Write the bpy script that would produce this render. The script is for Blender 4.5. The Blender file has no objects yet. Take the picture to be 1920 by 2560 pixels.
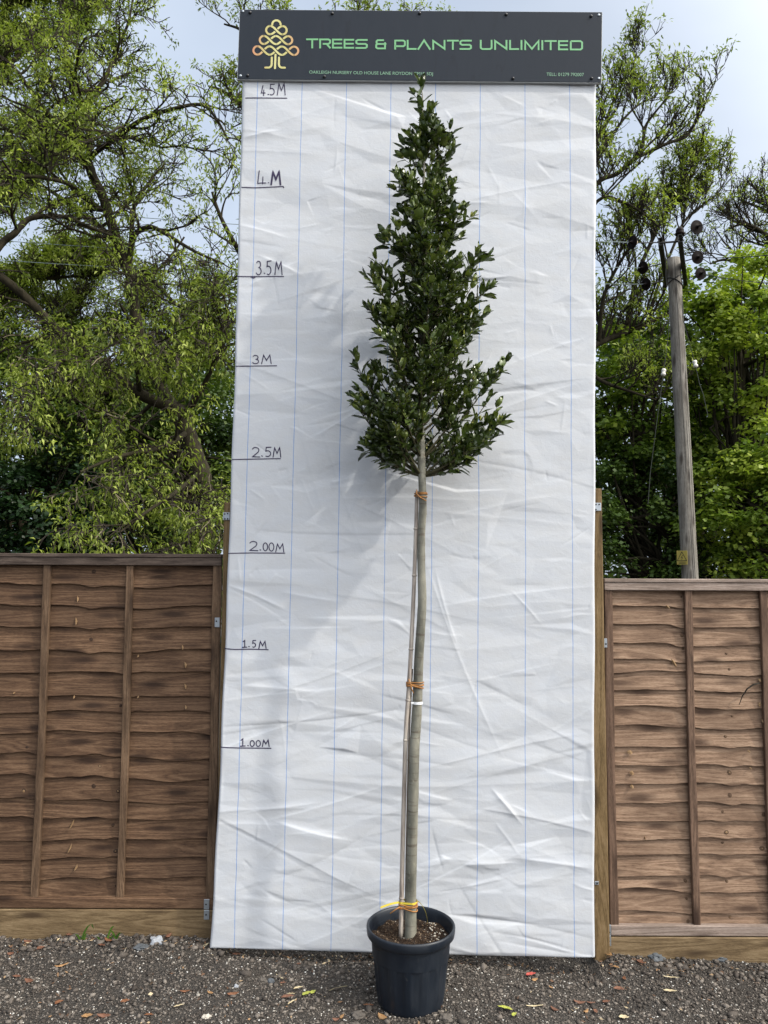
import bpy, math, random
import numpy as np
from mathutils import Vector, Matrix, noise as mnoise
random.seed(7)
RNG = np.random.default_rng(11)
R = math.radians

# ------------------------------------------------------------------ camera, sky, sun
CAM_H, PITCH, ROLL, FPX = 1.90, 0.0790, 0.0044, 1923.0
scene = bpy.context.scene
col = scene.collection
cd = bpy.data.cameras.new("camera")
cam = bpy.data.objects.new("camera", cd); col.objects.link(cam)
cd.sensor_fit = 'VERTICAL'; cd.sensor_height = 24.0; cd.lens = 24.0 * FPX / 2560.0
cd.clip_start = 0.05; cd.clip_end = 2000
cam.matrix_world = Matrix.Translation((0, 0, CAM_H)) @ Matrix.Rotation(math.pi/2 + PITCH, 4, 'X') @ Matrix.Rotation(ROLL, 4, 'Z')
scene.camera = cam

SUN = Vector((0.93, -0.45, 0.98)).normalized()
w = bpy.data.worlds.new("World"); scene.world = w; w.use_nodes = True
nt = w.node_tree; nt.nodes.clear()
def nn(t, typ, **kw):
    n = t.nodes.new(typ)
    for k, v in kw.items(): setattr(n, k, v)
    return n
sky = nn(nt, 'ShaderNodeTexSky', sky_type='NISHITA', sun_disc=False)
sky.sun_elevation = math.asin(SUN.z); sky.sun_rotation = math.atan2(SUN.x, SUN.y)
sky.air_density = 1.0; sky.dust_density = 1.5; sky.ozone_density = 1.0
bg = nn(nt, 'ShaderNodeBackground'); bg.inputs[1].default_value = 0.13
cl = nn(nt, 'ShaderNodeBackground'); cl.inputs[0].default_value = (0.74, 0.83, 1.0, 1); cl.inputs[1].default_value = 0.62
tc = nn(nt, 'ShaderNodeTexCoord'); mp = nn(nt, 'ShaderNodeMapping'); mp.inputs['Scale'].default_value = (1.2, 1.2, 2.6)
ns = nn(nt, 'ShaderNodeTexNoise'); ns.inputs['Scale'].default_value = 1.3; ns.inputs['Detail'].default_value = 5; ns.inputs['Roughness'].default_value = .5
rp = nn(nt, 'ShaderNodeMapRange'); rp.inputs[1].default_value = .30; rp.inputs[2].default_value = .72
rp.inputs[3].default_value = .62; rp.inputs[4].default_value = 1.0
mx = nn(nt, 'ShaderNodeMixShader'); out = nn(nt, 'ShaderNodeOutputWorld')
# thin bright cloud: whiter and brighter towards the veiled sun
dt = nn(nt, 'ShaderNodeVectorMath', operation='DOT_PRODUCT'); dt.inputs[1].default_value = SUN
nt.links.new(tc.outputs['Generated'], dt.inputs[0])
cr = nn(nt, 'ShaderNodeValToRGB'); ce = cr.color_ramp.elements
ce[0].position = .60; ce[0].color = (.72, .83, 1.0, 1); ce[1].position = .95; ce[1].color = (1.0, .97, .92, 1)
dm = nn(nt, 'ShaderNodeMapRange'); dm.inputs[1].default_value = -1; nt.links.new(dt.outputs['Value'], dm.inputs[0]); nt.links.new(dm.outputs[0], cr.inputs[0]); nt.links.new(cr.outputs[0], cl.inputs[0])
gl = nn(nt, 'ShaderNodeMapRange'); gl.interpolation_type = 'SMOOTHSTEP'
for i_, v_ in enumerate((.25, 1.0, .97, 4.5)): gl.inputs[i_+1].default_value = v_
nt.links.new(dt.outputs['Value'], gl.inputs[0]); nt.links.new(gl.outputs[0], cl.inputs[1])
nt.links.new(sky.outputs[0], bg.inputs[0]); nt.links.new(tc.outputs['Generated'], mp.inputs[0]); nt.links.new(mp.outputs[0], ns.inputs[0])
nt.links.new(ns.outputs[0], rp.inputs[0]); nt.links.new(rp.outputs[0], mx.inputs[0])
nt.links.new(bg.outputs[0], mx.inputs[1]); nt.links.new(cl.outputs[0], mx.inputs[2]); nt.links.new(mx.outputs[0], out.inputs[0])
sl = bpy.data.lights.new("sun", 'SUN'); sl.energy = 2.5; sl.angle = R(1.4); sl.color = (1.0, .94, .84)
so = bpy.data.objects.new("sun", sl); col.objects.link(so); so.rotation_euler = SUN.to_track_quat('Z', 'Y').to_euler()
scene.view_settings.view_transform = 'Standard'; scene.view_settings.look = 'None'
scene.view_settings.exposure = 0.0; scene.view_settings.gamma = 1.0

# ------------------------------------------------------------------ pixel <-> space (photo is 1920 x 2560)
CP, SP = math.cos(PITCH), math.sin(PITCH); CR, SR = math.cos(ROLL), math.sin(ROLL)
def ray(px, py):
    uu, vv = (px-960)/FPX, (1280-py)/FPX
    u = uu*CR - vv*SR; v = uu*SR + vv*CR
    return Vector((u, CP - v*SP, SP + v*CP))
def at(px, py, Y):                     # point of that pixel's ray at distance Y
    d = ray(px, py); t = Y/d.y
    return Vector((d.x*t, Y, CAM_H + d.z*t))
def at_z(px, py, z):
    d = ray(px, py); t = (z-CAM_H)/d.z
    return Vector((d.x*t, d.y*t, z))
GX = [-60, -2.5, -1.0, 0.0, .6, 1.0, 1.6, 60]; GZ = [0.0, 0.0, 0.0, -.042, -.055, -.095, -.125, -.14]
def ground_z(x, y=4.0):
    return float(np.interp(x, GX, GZ))
def on_ground(px, py):
    z = -.05
    for _ in range(6):
        p = at_z(px, py, z); z = ground_z(p.x, p.y)
    return p

# ------------------------------------------------------------------ objects
def tag(o, label=None, cat=None, group=None, kind=None):
    if label: o['label'] = label
    if cat: o['category'] = cat
    if group: o['group'] = group
    if kind: o['kind'] = kind
    return o
def thing(name, label, cat, loc, group=None):
    o = bpy.data.objects.new(name, None); col.objects.link(o); o.location = loc; o.empty_display_size = .1
    return tag(o, label, cat, group)
def wloc(o):
    v = Vector((0, 0, 0))
    while o: v += Vector(o.location); o = o.parent
    return v
def link_mesh(name, me, parent, origin=None):
    o = bpy.data.objects.new(name, me); col.objects.link(o)
    if parent is not None: o.parent = parent
    return o
class MB:
    def __init__(s): s.v = []; s.f = []; s.m = []; s.a = []; s.tone = 0.0
    def face(s, idx, m=0): s.f.append(idx); s.m.append(m)
    def vert(s, p): s.v.append((p[0], p[1], p[2])); s.a.append(s.tone); return len(s.v)-1
    def box(s, c, d, rot=None, m=0, bev=0.0):
        c = Vector(c); hx, hy, hz = d[0]/2, d[1]/2, d[2]/2
        b = min(bev, hx*.9, hy*.9, hz*.9)
        if b <= 0:
            P = [(x, y, z) for x in (-hx, hx) for y in (-hy, hy) for z in (-hz, hz)]
            F = [(0,1,3,2),(4,6,7,5),(0,4,5,1),(2,3,7,6),(0,2,6,4),(1,5,7,3)]
        else:
            P = []; ix = {}
            for sx in (-1,1):
                for sy in (-1,1):
                    for sz in (-1,1):
                        for ax in range(3):
                            q = [sx*(hx-b), sy*(hy-b), sz*(hz-b)]; q[ax] = (sx*hx, sy*hy, sz*hz)[ax]
                            ix[(sx,sy,sz,ax)] = len(P); P.append(q)
            F = []
            for ax in range(3):
                o1, o2 = [a for a in range(3) if a != ax]
                for sg in (-1,1):
                    q = []
                    for (a_, b_) in ((-1,-1),(1,-1),(1,1),(-1,1)):
                        k = [0,0,0]; k[ax] = sg; k[o1] = a_; k[o2] = b_; q.append(ix[(k[0],k[1],k[2],ax)])
                    F.append(q)
                for a_ in (-1,1):
                    for b_ in (-1,1):
                        k0 = [0,0,0]; k0[o1] = a_; k0[o2] = b_; k0[ax] = -1; k1 = list(k0); k1[ax] = 1
                        F.append([ix[(*k0,o1)], ix[(*k1,o1)], ix[(*k1,o2)], ix[(*k0,o2)]])
            for sx in (-1,1):
                for sy in (-1,1):
                    for sz in (-1,1): F.append([ix[(sx,sy,sz,a)] for a in range(3)])
        n = len(s.v)
        for p in P:
            q = Vector(p)
            if rot is not None: q = rot @ q
            s.vert(c+q)
        for f in F: s.face([n+i for i in f], m)
    def tube(s, pts, rad, n=6, m=0, caps=True):
        pts = [Vector(p) for p in pts]
        if not hasattr(rad, '__len__'): rad = [rad]*len(pts)
        base = len(s.v); up = None
        for i, p in enumerate(pts):
            t = (pts[min(i+1, len(pts)-1)] - pts[max(i-1, 0)])
            if t.length < 1e-9: t = Vector((0,0,1))
            t.normalize()
            if up is None: up = t.orthogonal().normalized()
            up = (up - t*up.dot(t))
            if up.length < 1e-6: up = t.orthogonal()
            up.normalize(); sd = t.cross(up)
            for k in range(n):
                a = 2*math.pi*k/n
                s.vert(p + (up*math.cos(a) + sd*math.sin(a))*rad[i])
        for i in range(len(pts)-1):
            for k in range(n):
                a, b = base+i*n+k, base+i*n+(k+1) % n
                s.face([a, b, b+n, a+n], m)
        if caps:
            s.face([base+k for k in range(n)][::-1], m); s.face([base+(len(pts)-1)*n+k for k in range(n)], m)
    def lathe(s, prof, c, n=32, m=0, axis=None, fn=None):
        c = Vector(c); base = len(s.v)
        M = Vector(axis).to_track_quat('Z', 'Y').to_matrix() if axis is not None else None
        for j, (r, z) in enumerate(prof):
            for k in range(n):
                a = 2*math.pi*k/n
                rr = r if fn is None else fn(r, z, a)
                q = Vector((rr*math.cos(a), rr*math.sin(a), z))
                if M is not None: q = M @ q
                s.vert(c+q)
        for j in range(len(prof)-1):
            for k in range(n):
                a, b = base+j*n+k, base+j*n+(k+1) % n
                s.face([a, b, b+n, a+n], m)
    def build(s, name, mats, parent=None, smooth=False):
        if not isinstance(mats, (list, tuple)): mats = [mats]
        off = wloc(parent) if parent is not None else Vector((0,0,0))
        me = bpy.data.meshes.new(name)
        me.from_pydata([(p[0]-off.x, p[1]-off.y, p[2]-off.z) for p in s.v], [], s.f)
        for m in mats: me.materials.append(m)
        if len(mats) > 1: me.polygons.foreach_set('material_index', s.m)
        if smooth: me.polygons.foreach_set('use_smooth', [True]*len(s.f))
        at_ = me.attributes.new('tone', 'FLOAT', 'POINT'); at_.data.foreach_set('value', s.a)
        me.update()
        return link_mesh(name, me, parent)
def np_mesh(name, V, F, mat, parent=None, tone=None, smooth=False, extra=None):
    off = np.array(wloc(parent)) if parent is not None else np.zeros(3)
    V = np.asarray(V, dtype=np.float32) - off.astype(np.float32); F = np.asarray(F, dtype=np.int32)
    me = bpy.data.meshes.new(name); k = F.shape[1]
    me.vertices.add(len(V)); me.vertices.foreach_set('co', V.ravel())
    me.loops.add(F.size); me.loops.foreach_set('vertex_index', F.ravel())
    me.polygons.add(len(F)); me.polygons.foreach_set('loop_start', np.arange(len(F), dtype=np.int32)*k)
    me.polygons.foreach_set('loop_total', np.full(len(F), k, dtype=np.int32))
    if smooth: me.polygons.foreach_set('use_smooth', np.ones(len(F), dtype=bool))
    me.materials.append(mat)
    if tone is not None:
        a = me.attributes.new('tone', 'FLOAT', 'POINT'); a.data.foreach_set('value', np.asarray(tone, dtype=np.float32))
    if extra:
        for nme, arr in extra.items():
            a = me.attributes.new(nme, 'FLOAT', 'POINT'); a.data.foreach_set('value', np.asarray(arr, dtype=np.float32))
    me.update(calc_edges=True); me.validate()
    return link_mesh(name, me, parent)

# ------------------------------------------------------------------ materials
class Mat:
    def __init__(s, name, base=(.5,.5,.5), rough=.6, metal=0.0, spec=.5):
        s.m = bpy.data.materials.new(name); s.m.use_nodes = True; s.t = s.m.node_tree
        s.b = s.t.nodes['Principled BSDF']
        s.b.inputs['Base Color'].default_value = (*base, 1); s.b.inputs['Roughness'].default_value = rough
        s.b.inputs['Metallic'].default_value = metal; s.b.inputs['Specular IOR Level'].default_value = spec
        s.co = None
    def n(s, typ, **kw): return nn(s.t, typ, **kw)
    def l(s, a, b): s.t.links.new(a, b)
    def coord(s, scale=(1,1,1), kind='Object', add=None):
        tcn = s.n('ShaderNodeTexCoord'); m = s.n('ShaderNodeMapping'); m.inputs['Scale'].default_value = scale
        src = tcn.outputs[kind]
        if add is not None:
            va = s.n('ShaderNodeVectorMath', operation='ADD'); s.l(src, va.inputs[0]); s.l(add, va.inputs[1]); src = va.outputs[0]
        s.l(src, m.inputs[0]); return m.outputs[0]
    def noise(s, vec, scale=5, detail=4, rough=.5, dist=0):
        x = s.n('ShaderNodeTexNoise'); x.inputs['Scale'].default_value = scale; x.inputs['Detail'].default_value = detail
        x.inputs['Roughness'].default_value = rough; x.inputs['Distortion'].default_value = dist; s.l(vec, x.inputs['Vector']); return x.outputs[0]
    def ramp(s, fac, stops, interp='LINEAR'):
        x = s.n('ShaderNodeValToRGB'); x.color_ramp.interpolation = interp; e = x.color_ramp.elements
        while len(e) < len(stops): e.new(.5)
        for i, (p, c) in enumerate(stops): e[i].position = p; e[i].color = (*c, 1)
        s.l(fac, x.inputs[0]); return x.outputs[0]
    def rng(s, fac, a, b, c, d):
        x = s.n('ShaderNodeMapRange'); s.l(fac, x.inputs[0])
        for i, v in enumerate((a,b,c,d)): x.inputs[i+1].default_value = v
        return x.outputs[0]
    def math(s, op, a, b=None, clamp=False):
        x = s.n('ShaderNodeMath', operation=op); x.use_clamp = clamp
        for i, v in enumerate((a, b)):
            if v is None: continue
            if isinstance(v, (int, float)): x.inputs[i].default_value = v
            else: s.l(v, x.inputs[i])
        return x.outputs[0]
    def mix(s, fac, a, b, mode='MIX'):
        x = s.n('ShaderNodeMix', data_type='RGBA', blend_type=mode)
        if isinstance(fac, (int, float)): x.inputs[0].default_value = fac
        else: s.l(fac, x.inputs[0])
        for i, v in ((6, a), (7, b)):
            if isinstance(v, tuple): x.inputs[i].default_value = (*v, 1)
            else: s.l(v, x.inputs[i])
        return x.outputs[2]
    def attr(s, nme='tone'):
        x = s.n('ShaderNodeAttribute'); x.attribute_name = nme; return x.outputs['Fac']
    def color(s, c): s.l(c, s.b.inputs['Base Color'])
    def bump(s, h, strength=.3, dist=.01):
        x = s.n('ShaderNodeBump'); x.inputs['Strength'].default_value = strength; x.inputs['Distance'].default_value = dist
        s.l(h, x.inputs['Height']); s.l(x.outputs[0], s.b.inputs['Normal'])

def wood(name, dark, mid, light, scale=1.0, vertical=False, rough=.75, knot=True, tonevar=.5):
    M = Mat(name, rough=rough, spec=.25)
    tone = M.attr(); cx = M.n('ShaderNodeCombineXYZ'); t7 = M.math('MULTIPLY', tone, 37.0)
    for i in range(3): M.l(t7, cx.inputs[i])
    S = (9,9,.55) if vertical else (.55,9,9)
    v = M.coord((S[0]*scale, S[1]*scale, S[2]*scale), add=cx.outputs[0])
    big = M.noise(v, .95, 3, .5, .8)
    ring = M.math('FRACT', M.math('MULTIPLY', big, 13.0))
    ring = M.rng(M.math('ABSOLUTE', M.math('SUBTRACT', ring, .5)), 0, .5, 0, 1)
    v2 = M.coord((9*scale,9*scale,1.5*scale) if vertical else (1.5*scale,9*scale,13*scale), add=cx.outputs[0]); fine = M.noise(v2, 24, 4, .70, .2)
    f = M.math('ADD', M.math('MULTIPLY', ring, .26), M.math('MULTIPLY', fine, .76))
    c = M.ramp(f, [(.26, dark), (.50, mid), (.80, light)])
    c = M.mix(M.rng(tone, 0, 1, 0, tonevar), c, dark)
    blot = M.noise(M.coord((3,3,3), add=cx.outputs[0]), 1.2, 3)
    c = M.mix(M.rng(blot, .38, .72, 0, .55), c, dark)
    if knot:
        S2 = (14,6,3.2) if vertical else (3.2,6,14)
        vo = M.n('ShaderNodeTexVoronoi'); vo.inputs['Scale'].default_value = 1.0; vo.inputs['Randomness'].default_value = 1
        M.l(M.coord(S2, add=cx.outputs[0]), vo.inputs['Vector'])
        k = M.rng(vo.outputs['Distance'], .12, .34, 1, 0)
        c = M.mix(M.math('MULTIPLY', k, .88), c, (dark[0]*.55, dark[1]*.5, dark[2]*.5))
    M.color(c); M.bump(f, .55, .003)
    return M.m
W_LEFT = wood('brown_stained_wood', (.038,.020,.011), (.118,.066,.037), (.235,.146,.086), tonevar=.35)
W_LEFTV = wood('brown_stained_wood_upright', (.045,.027,.016), (.155,.095,.056), (.28,.185,.115), vertical=True, tonevar=.4)
W_LEFTR = wood('dark_stained_rail', (.030,.021,.017), (.085,.062,.049), (.17,.13,.105), tonevar=.3)
W_RIGHT = wood('faded_brown_wood', (.095,.057,.036), (.275,.176,.115), (.47,.33,.225), tonevar=.3)
W_RIGHTV = wood('brown_wood_upright', (.055,.032,.021), (.145,.09,.06), (.26,.165,.115), vertical=True, tonevar=.4)
W_RIGHTR = wood('pinkish_weathered_rail', (.12,.09,.07), (.30,.23,.19), (.46,.38,.33), tonevar=.3)
W_TREAT = wood('pressure_treated_timber', (.075,.048,.024), (.175,.120,.062), (.29,.21,.12), tonevar=.3)
W_TREATV = wood('pressure_treated_post', (.075,.048,.020), (.175,.115,.052), (.28,.195,.105), vertical=True, tonevar=.3)
W_SPLIT = wood('fresh_split_wood', (.13,.075,.035), (.26,.165,.085), (.38,.27,.16), tonevar=.3, knot=False)
W_KNOT = wood('dark_knot_wood', (.020,.011,.007), (.045,.025,.015), (.10,.06,.036), knot=False)
W_KNOT2 = wood('brown_knot_wood', (.05,.029,.017), (.115,.068,.040), (.20,.13,.08), knot=False)
W_POLE = wood('weathered_grey_pole', (.085,.075,.062), (.19,.175,.15), (.31,.29,.26), scale=.6, vertical=True, tonevar=.2)

def simple(name, base, rough=.5, metal=0, spec=.5, var=.25, nscale=40, bump=0.0):
    M = Mat(name, base, rough, metal, spec)
    f = M.noise(M.coord(), nscale, 4, .6)
    M.color(M.mix(M.rng(f, .3, .7, 0, var), base, tuple(x*.45 for x in base)))
    if bump: M.bump(f, bump, .003)
    return M.m
GALV = simple('galvanised_steel', (.42,.46,.50), .42, .75, var=.4, nscale=60)
BLACKM = simple('black_plastic_screw', (.012,.012,.014), .3)
STEELD = simple('dark_painted_steel', (.022,.020,.018), .55, .2)
PORC_B = simple('brown_glazed_porcelain', (.007,.003,.0025), .5, 0, .12)
PORC_W = simple('white_glazed_porcelain', (.62,.60,.54), .3, var=.15)
PORC_C = simple('cream_insulator_cap', (.42,.34,.22), .45)
WIRE_M = simple('dull_copper_wire', (.025,.030,.025), .7, 0, .2)
WIRE_L = simple('pale_aluminium_wire', (.35,.42,.42), .4, .4)
YELLOWP = simple('faded_yellow_plate', (.42,.33,.07), .6, var=.3, nscale=20)
BLACKP = simple('black_print', (.015,.015,.012), .5)
INK = simple('black_marker_ink', (.022,.012,.055), .6, var=.1)
RUBBER = simple('orange_brown_rubber', (.36,.155,.035), .6, var=.5, nscale=60)
YSTRAP = simple('yellow_plastic_strap', (.70,.55,.06), .4, var=.2)
WHITEP = simple('white_plastic', (.78,.79,.80), .45, var=.05)
GREENL = simple('green_vinyl_lettering', (.16,.42,.19), .5, var=.1)
PALEG = simple('pale_green_vinyl', (.20,.38,.25), .5, var=.1)

# gold print of the emblem: orange to the sides, pale in the middle
M = Mat('gold_print', (.6,.5,.2), .45)
gx = M.n('ShaderNodeSeparateXYZ'); M.l(M.coord(), gx.inputs[0])
g1 = M.math('ABSOLUTE', gx.outputs[0])
M.color(M.ramp(M.math('ADD', M.rng(g1, 0, .13, 0, 1), M.math('MULTIPLY', M.math('SUBTRACT', M.noise(M.coord(), 22, 2), .5), .7)),
    [(0., (.62,.58,.25)), (.35, (.52,.47,.17)), (.7, (.55,.36,.15)), (1., (.56,.26,.13))]))
GOLD = M.m
# sign face: anthracite composite with rain streaks
M = Mat('anthracite_sign_face', (.045,.052,.062), .55, 0, .15)
f = M.noise(M.coord((3,3,1)), 2.2, 5, .65, .8)
c = M.mix(M.rng(f, .42, .72, 0, .45), (.020,.026,.036), (.033,.039,.050))
f2 = M.noise(M.coord((9,9,2.0)), 2.0, 3, .6, 1.5)
M.color(M.mix(M.rng(f2, .60, .70, 0, .35), c, (.016,.019,.024))); M.l(M.rng(f, .3, .7, .42, .62), M.b.inputs['Roughness'])
SIGN_M = M.m
SIGN_E = simple('pale_composite_edge', (.45,.46,.46), .4, .3)

# tarpaulin
M = Mat('white_woven_tarpaulin', (.78,.79,.81), .42, 0, .45)
uu = M.attr('u'); vv = M.attr('v')
wob = M.math('MULTIPLY', M.math('SUBTRACT', M.noise(M.coord((.3,.3,2.2)), 1.5, 2), .5), .006)
ph = M.math('SUBTRACT', M.math('ADD', M.math('DIVIDE', uu, 1.922), M.math('ADD', M.math('MULTIPLY', vv, .0028), wob)), .055)
ph = M.math('DIVIDE', ph, .1275)
fr = M.math('ABSOLUTE', M.math('SUBTRACT', M.math('FRACT', M.math('ADD', ph, .5)), .5))
line = M.rng(fr, .0062, .0092, 1, 0)
big = M.noise(M.coord((1,1,1.6)), 2.3, 4, .6)
fin = M.noise(M.coord((1,1,1)), 30, 4, .7)
c = M.mix(M.rng(big, .35, .68, 0, .5), (.525,.548,.585), (.495,.508,.53))
c = M.mix(M.rng(fin, .62, .78, 0, .45), c, (.50,.49,.47))
c = M.mix(M.math('MULTIPLY', line, .8), c, (.10,.24,.55))
M.color(c)
wx = M.noise(M.coord((18,18,500)), 1, 1); wz = M.noise(M.coord((500,500,18)), 1, 1)
mot = M.noise(M.coord((1,1,2.2)), 7, 4, .6)
c = M.mix(M.rng(mot, .40, .62, 0, .5), c, M.mix(.4, c, (.52,.51,.485)))
M.color(c)
h = M.math('ADD', M.math('MULTIPLY', M.math('ADD', wx, wz), .45), M.math('ADD', M.math('MULTIPLY', M.noise(M.coord((1,1,1.3)), 26, 5, .62, .6), 3.2), M.noise(M.coord(), 90, 4, .7)))
M.bump(h, .17, .0026)
M.b.inputs['Roughness'].default_value = .58
TARP = M.m

# bark materials
def bark(name, a, b, scale=14, bump=.5):
    M = Mat(name, a, .9, 0, .15)
    f = M.noise(M.coord((1,1,.28)), scale, 5, .65, .4)
    c = M.ramp(f, [(.3, a), (.7, b)]); M.color(c); M.bump(f, bump, .02); return M.m
ASHBARK = bark('dark_ridged_bark', (.014,.012,.007), (.044,.037,.023))
TWIG = bark('dark_twig_bark', (.022,.018,.014), (.050,.042,.032), 30, .2)
TWIGP = bark('pale_olive_twig', (.11,.095,.06), (.22,.19,.125), 30, .2)
M = Mat('smooth_grey_green_bark', (.2,.2,.15), .62, 0, .35)
f = M.noise(M.coord((1,1,.35)), 16, 4, .6); f2 = M.noise(M.coord((4,4,40)), 1.6, 2, .5)
c = M.ramp(f, [(.32, (.085,.084,.066)), (.5, (.165,.160,.127)), (.68, (.245,.232,.185))])
c = M.mix(M.rng(f2, .56, .68, 0, .7), c, (.075,.055,.040))
f3 = M.noise(M.coord((1,1,.5)), 70, 3, .6)
c = M.mix(M.rng(f3, .60, .70, 0, .6), c, (.26,.25,.19)); M.color(c); M.bump(f, .25, .004)
BAYBARK = M.m
BAYTWIG = bark('dark_green_brown_twig', (.030,.030,.016), (.075,.066,.036), 40, .2)
M = Mat('bamboo_cane_skin', (.3,.25,.18), .5, 0, .4)
f = M.noise(M.coord((6,6,.7)), 9, 4, .6); M.color(M.ramp(f, [(.3, (.10,.078,.062)), (.5, (.24,.195,.155)), (.75, (.42,.355,.27))]))
CANE = M.m
M = Mat('grey_cane_skin', (.3,.3,.28), .5, 0, .4)
f = M.noise(M.coord((6,6,.7)), 9, 4, .6); M.color(M.ramp(f, [(.3, (.17,.14,.12)), (.5, (.36,.31,.265)), (.75, (.54,.49,.42))]))
CANE2 = M.m

def leafmat(name, stops, rough=.5, trans=.3, spec=.35):
    M = Mat(name, stops[0][1], rough, 0, spec)
    c = M.ramp(M.attr(), stops); M.color(c)
    tr = M.n('ShaderNodeBsdfTranslucent'); M.l(M.mix(1.0, c, (1.0,1.1,.55), 'MULTIPLY'), tr.inputs[0])
    ms = M.n('ShaderNodeMixShader'); ms.inputs[0].default_value = trans
    o = M.t.nodes['Material Output']; M.l(M.b.outputs[0], ms.inputs[1]); M.l(tr.outputs[0], ms.inputs[2]); M.l(ms.outputs[0], o.inputs[0])
    return M.m
L_ASH = leafmat('young_ash_leaf', [(0, (.070,.105,.014)), (.5, (.185,.240,.034)), (1, (.40,.46,.100))], .5, .42)
L_MAPLE = leafmat('bright_maple_leaf', [(0, (.055,.100,.014)), (.5, (.170,.250,.034)), (1, (.37,.44,.065))], .5, .45)
L_DARK = leafmat('dark_understorey_leaf', [(0, (.018,.042,.008)), (.6, (.066,.115,.018)), (1, (.155,.215,.038))], .5, .25)
L_IVY = leafmat('glossy_ivy_leaf', [(0, (.006,.017,.005)), (.6, (.014,.036,.009)), (1, (.035,.075,.020))], .4, .12)
L_BAY = leafmat('glossy_bay_leaf', [(0, (.028,.046,.012)), (.5, (.075,.110,.025)), (.82, (.16,.20,.048)), (.86, (.22,.25,.04)), (1, (.50,.50,.12))], .28, .18, .6)
L_WEED = leafmat('fresh_grass_blade', [(0, (.05,.13,.02)), (1, (.13,.26,.04))], .5, .4)

# ------------------------------------------------------------------ ground
M = Mat('dark_gravel_soil', (.04,.038,.035), .95, 0, .2)
v = M.coord()
f = M.noise(v, 60, 5, .7); f2 = M.noise(v, 1.3, 4, .6)
vo = M.n('ShaderNodeTexVoronoi'); vo.inputs['Scale'].default_value = 95; M.l(v, vo.inputs['Vector'])
c = M.ramp(f, [(.3, (.030,.027,.024)), (.6, (.075,.068,.061)), (.8, (.14,.13,.115))])
c = M.mix(M.rng(f2, .4, .7, 0, .4), c, (.07,.058,.045)); M.color(c)
M.bump(M.math('ADD', f, M.math('MULTIPLY', vo.outputs['Distance'], 1.2)), .9, .012)
SOILG = M.m
def gheight(X, Y):
    Z = np.interp(X, GX, GZ)
    Z = Z + .006*np.sin(X*5.1+Y*3.3) + .005*np.sin(X*11.7-Y*9.1+1) + .003*np.sin(X*23+Y*31)
    Z = Z + .018*np.exp(-((X+1.45)/.35)**2)*np.exp(-((Y-4.13)/.10)**2)
    Z = Z + .03*np.exp(-((Y-4.16)/.07)**2)*(X > 1.15)
    Z = Z - .035*np.exp(-((Y-4.12)/.12)**2)*(np.abs(X-.15) < .95)
    return Z
xs = np.concatenate([[-600,-200,-60,-20,-9], np.linspace(-5, 5, 260), [9,20,60,200,600]])
ys = np.concatenate([[-600,-100,-20,-5,0,2.0], np.linspace(2.6, 5.2, 110), [6,8,12,20,40,100,300,900]])
X, Yg = np.meshgrid(xs, ys); Z = gheight(X, Yg); nx = len(xs)
V = np.stack([X.ravel(), Yg.ravel(), Z.ravel()], 1)
i, j = np.meshgrid(np.arange(nx-1), np.arange(len(ys)-1)); a = (j*nx+i).ravel()
o = np_mesh('ground', V, np.stack([a, a+1, a+1+nx, a+nx], 1), SOILG, smooth=True); tag(o, kind='structure')

# gravel stones: one mesh, nobody could count them
M = Mat('mixed_gravel', (.06,.06,.06), .85, 0, .3)
c = M.ramp(M.attr(), [(0, (.044,.036,.030)), (.45, (.118,.100,.084)), (.80, (.23,.20,.17)), (.90, (.26,.23,.195)), (.955, (.50,.47,.41)), (1, (.70,.69,.65))])
f = M.noise(M.coord(), 180, 3, .6); M.color(M.mix(M.rng(f, .35, .7, 0, .5), c, (.03,.027,.025))); M.bump(f, .5, .002)
GRAVEL = M.m
ico = bpy.data.meshes.new('tmp'); import bmesh
bm = bmesh.new(); bmesh.ops.create_icosphere(bm, subdivisions=1, radius=1); IV = np.array([q.co[:] for q in bm.verts]); IF = np.array([[q.index for q in ff.verts] for ff in bm.faces]); bm.free()
def stones(n, xr, yr, smin, smax, rng, power=2.6, zoff=.0, zfun=gheight, tones=None, mask=None):
    x = rng.uniform(*xr, n); y = rng.uniform(*yr, n)
    if mask is not None:
        k = mask(x, y); x, y = x[k], y[k]; n = len(x)
    s = smin + (smax-smin)*rng.random(n)**power
    V = IV[None]*(1+.35*rng.standard_normal((n, len(IV), 1)).clip(-1,1))
    sc = np.stack([s*rng.uniform(.8,1.4,n), s*rng.uniform(.7,1.1,n), s*rng.uniform(.45,.8,n)], 1)
    V = V*sc[:, None]
    th = rng.uniform(0, 2*np.pi, n); c, q = np.cos(th)[:, None], np.sin(th)[:, None]
    V = np.stack([V[..., 0]*c-V[..., 1]*q, V[..., 0]*q+V[..., 1]*c, V[..., 2]], 2)
    V += np.stack([x, y, zfun(x, y)+s*zoff], 1)[:, None]
    F = IF[None] + (np.arange(n)*len(IV))[:, None, None]
    t = rng.random(n) if tones is None else tones(rng, n, s)
    return V.reshape(-1, 3), F.reshape(-1, 3), np.repeat(t, len(IV))
def gt(rng, n, s):
    t = rng.random(n)*.86
    p = rng.random(n); small = s < .0055
    t = np.where((p < .075) & small, rng.uniform(.95, 1, n), t); t = np.where((p > .988) & ~small, rng.uniform(.86, .95, n), t)
    return t
g = np.random.default_rng(3)
def under(x, y): return y < 4.30
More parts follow.
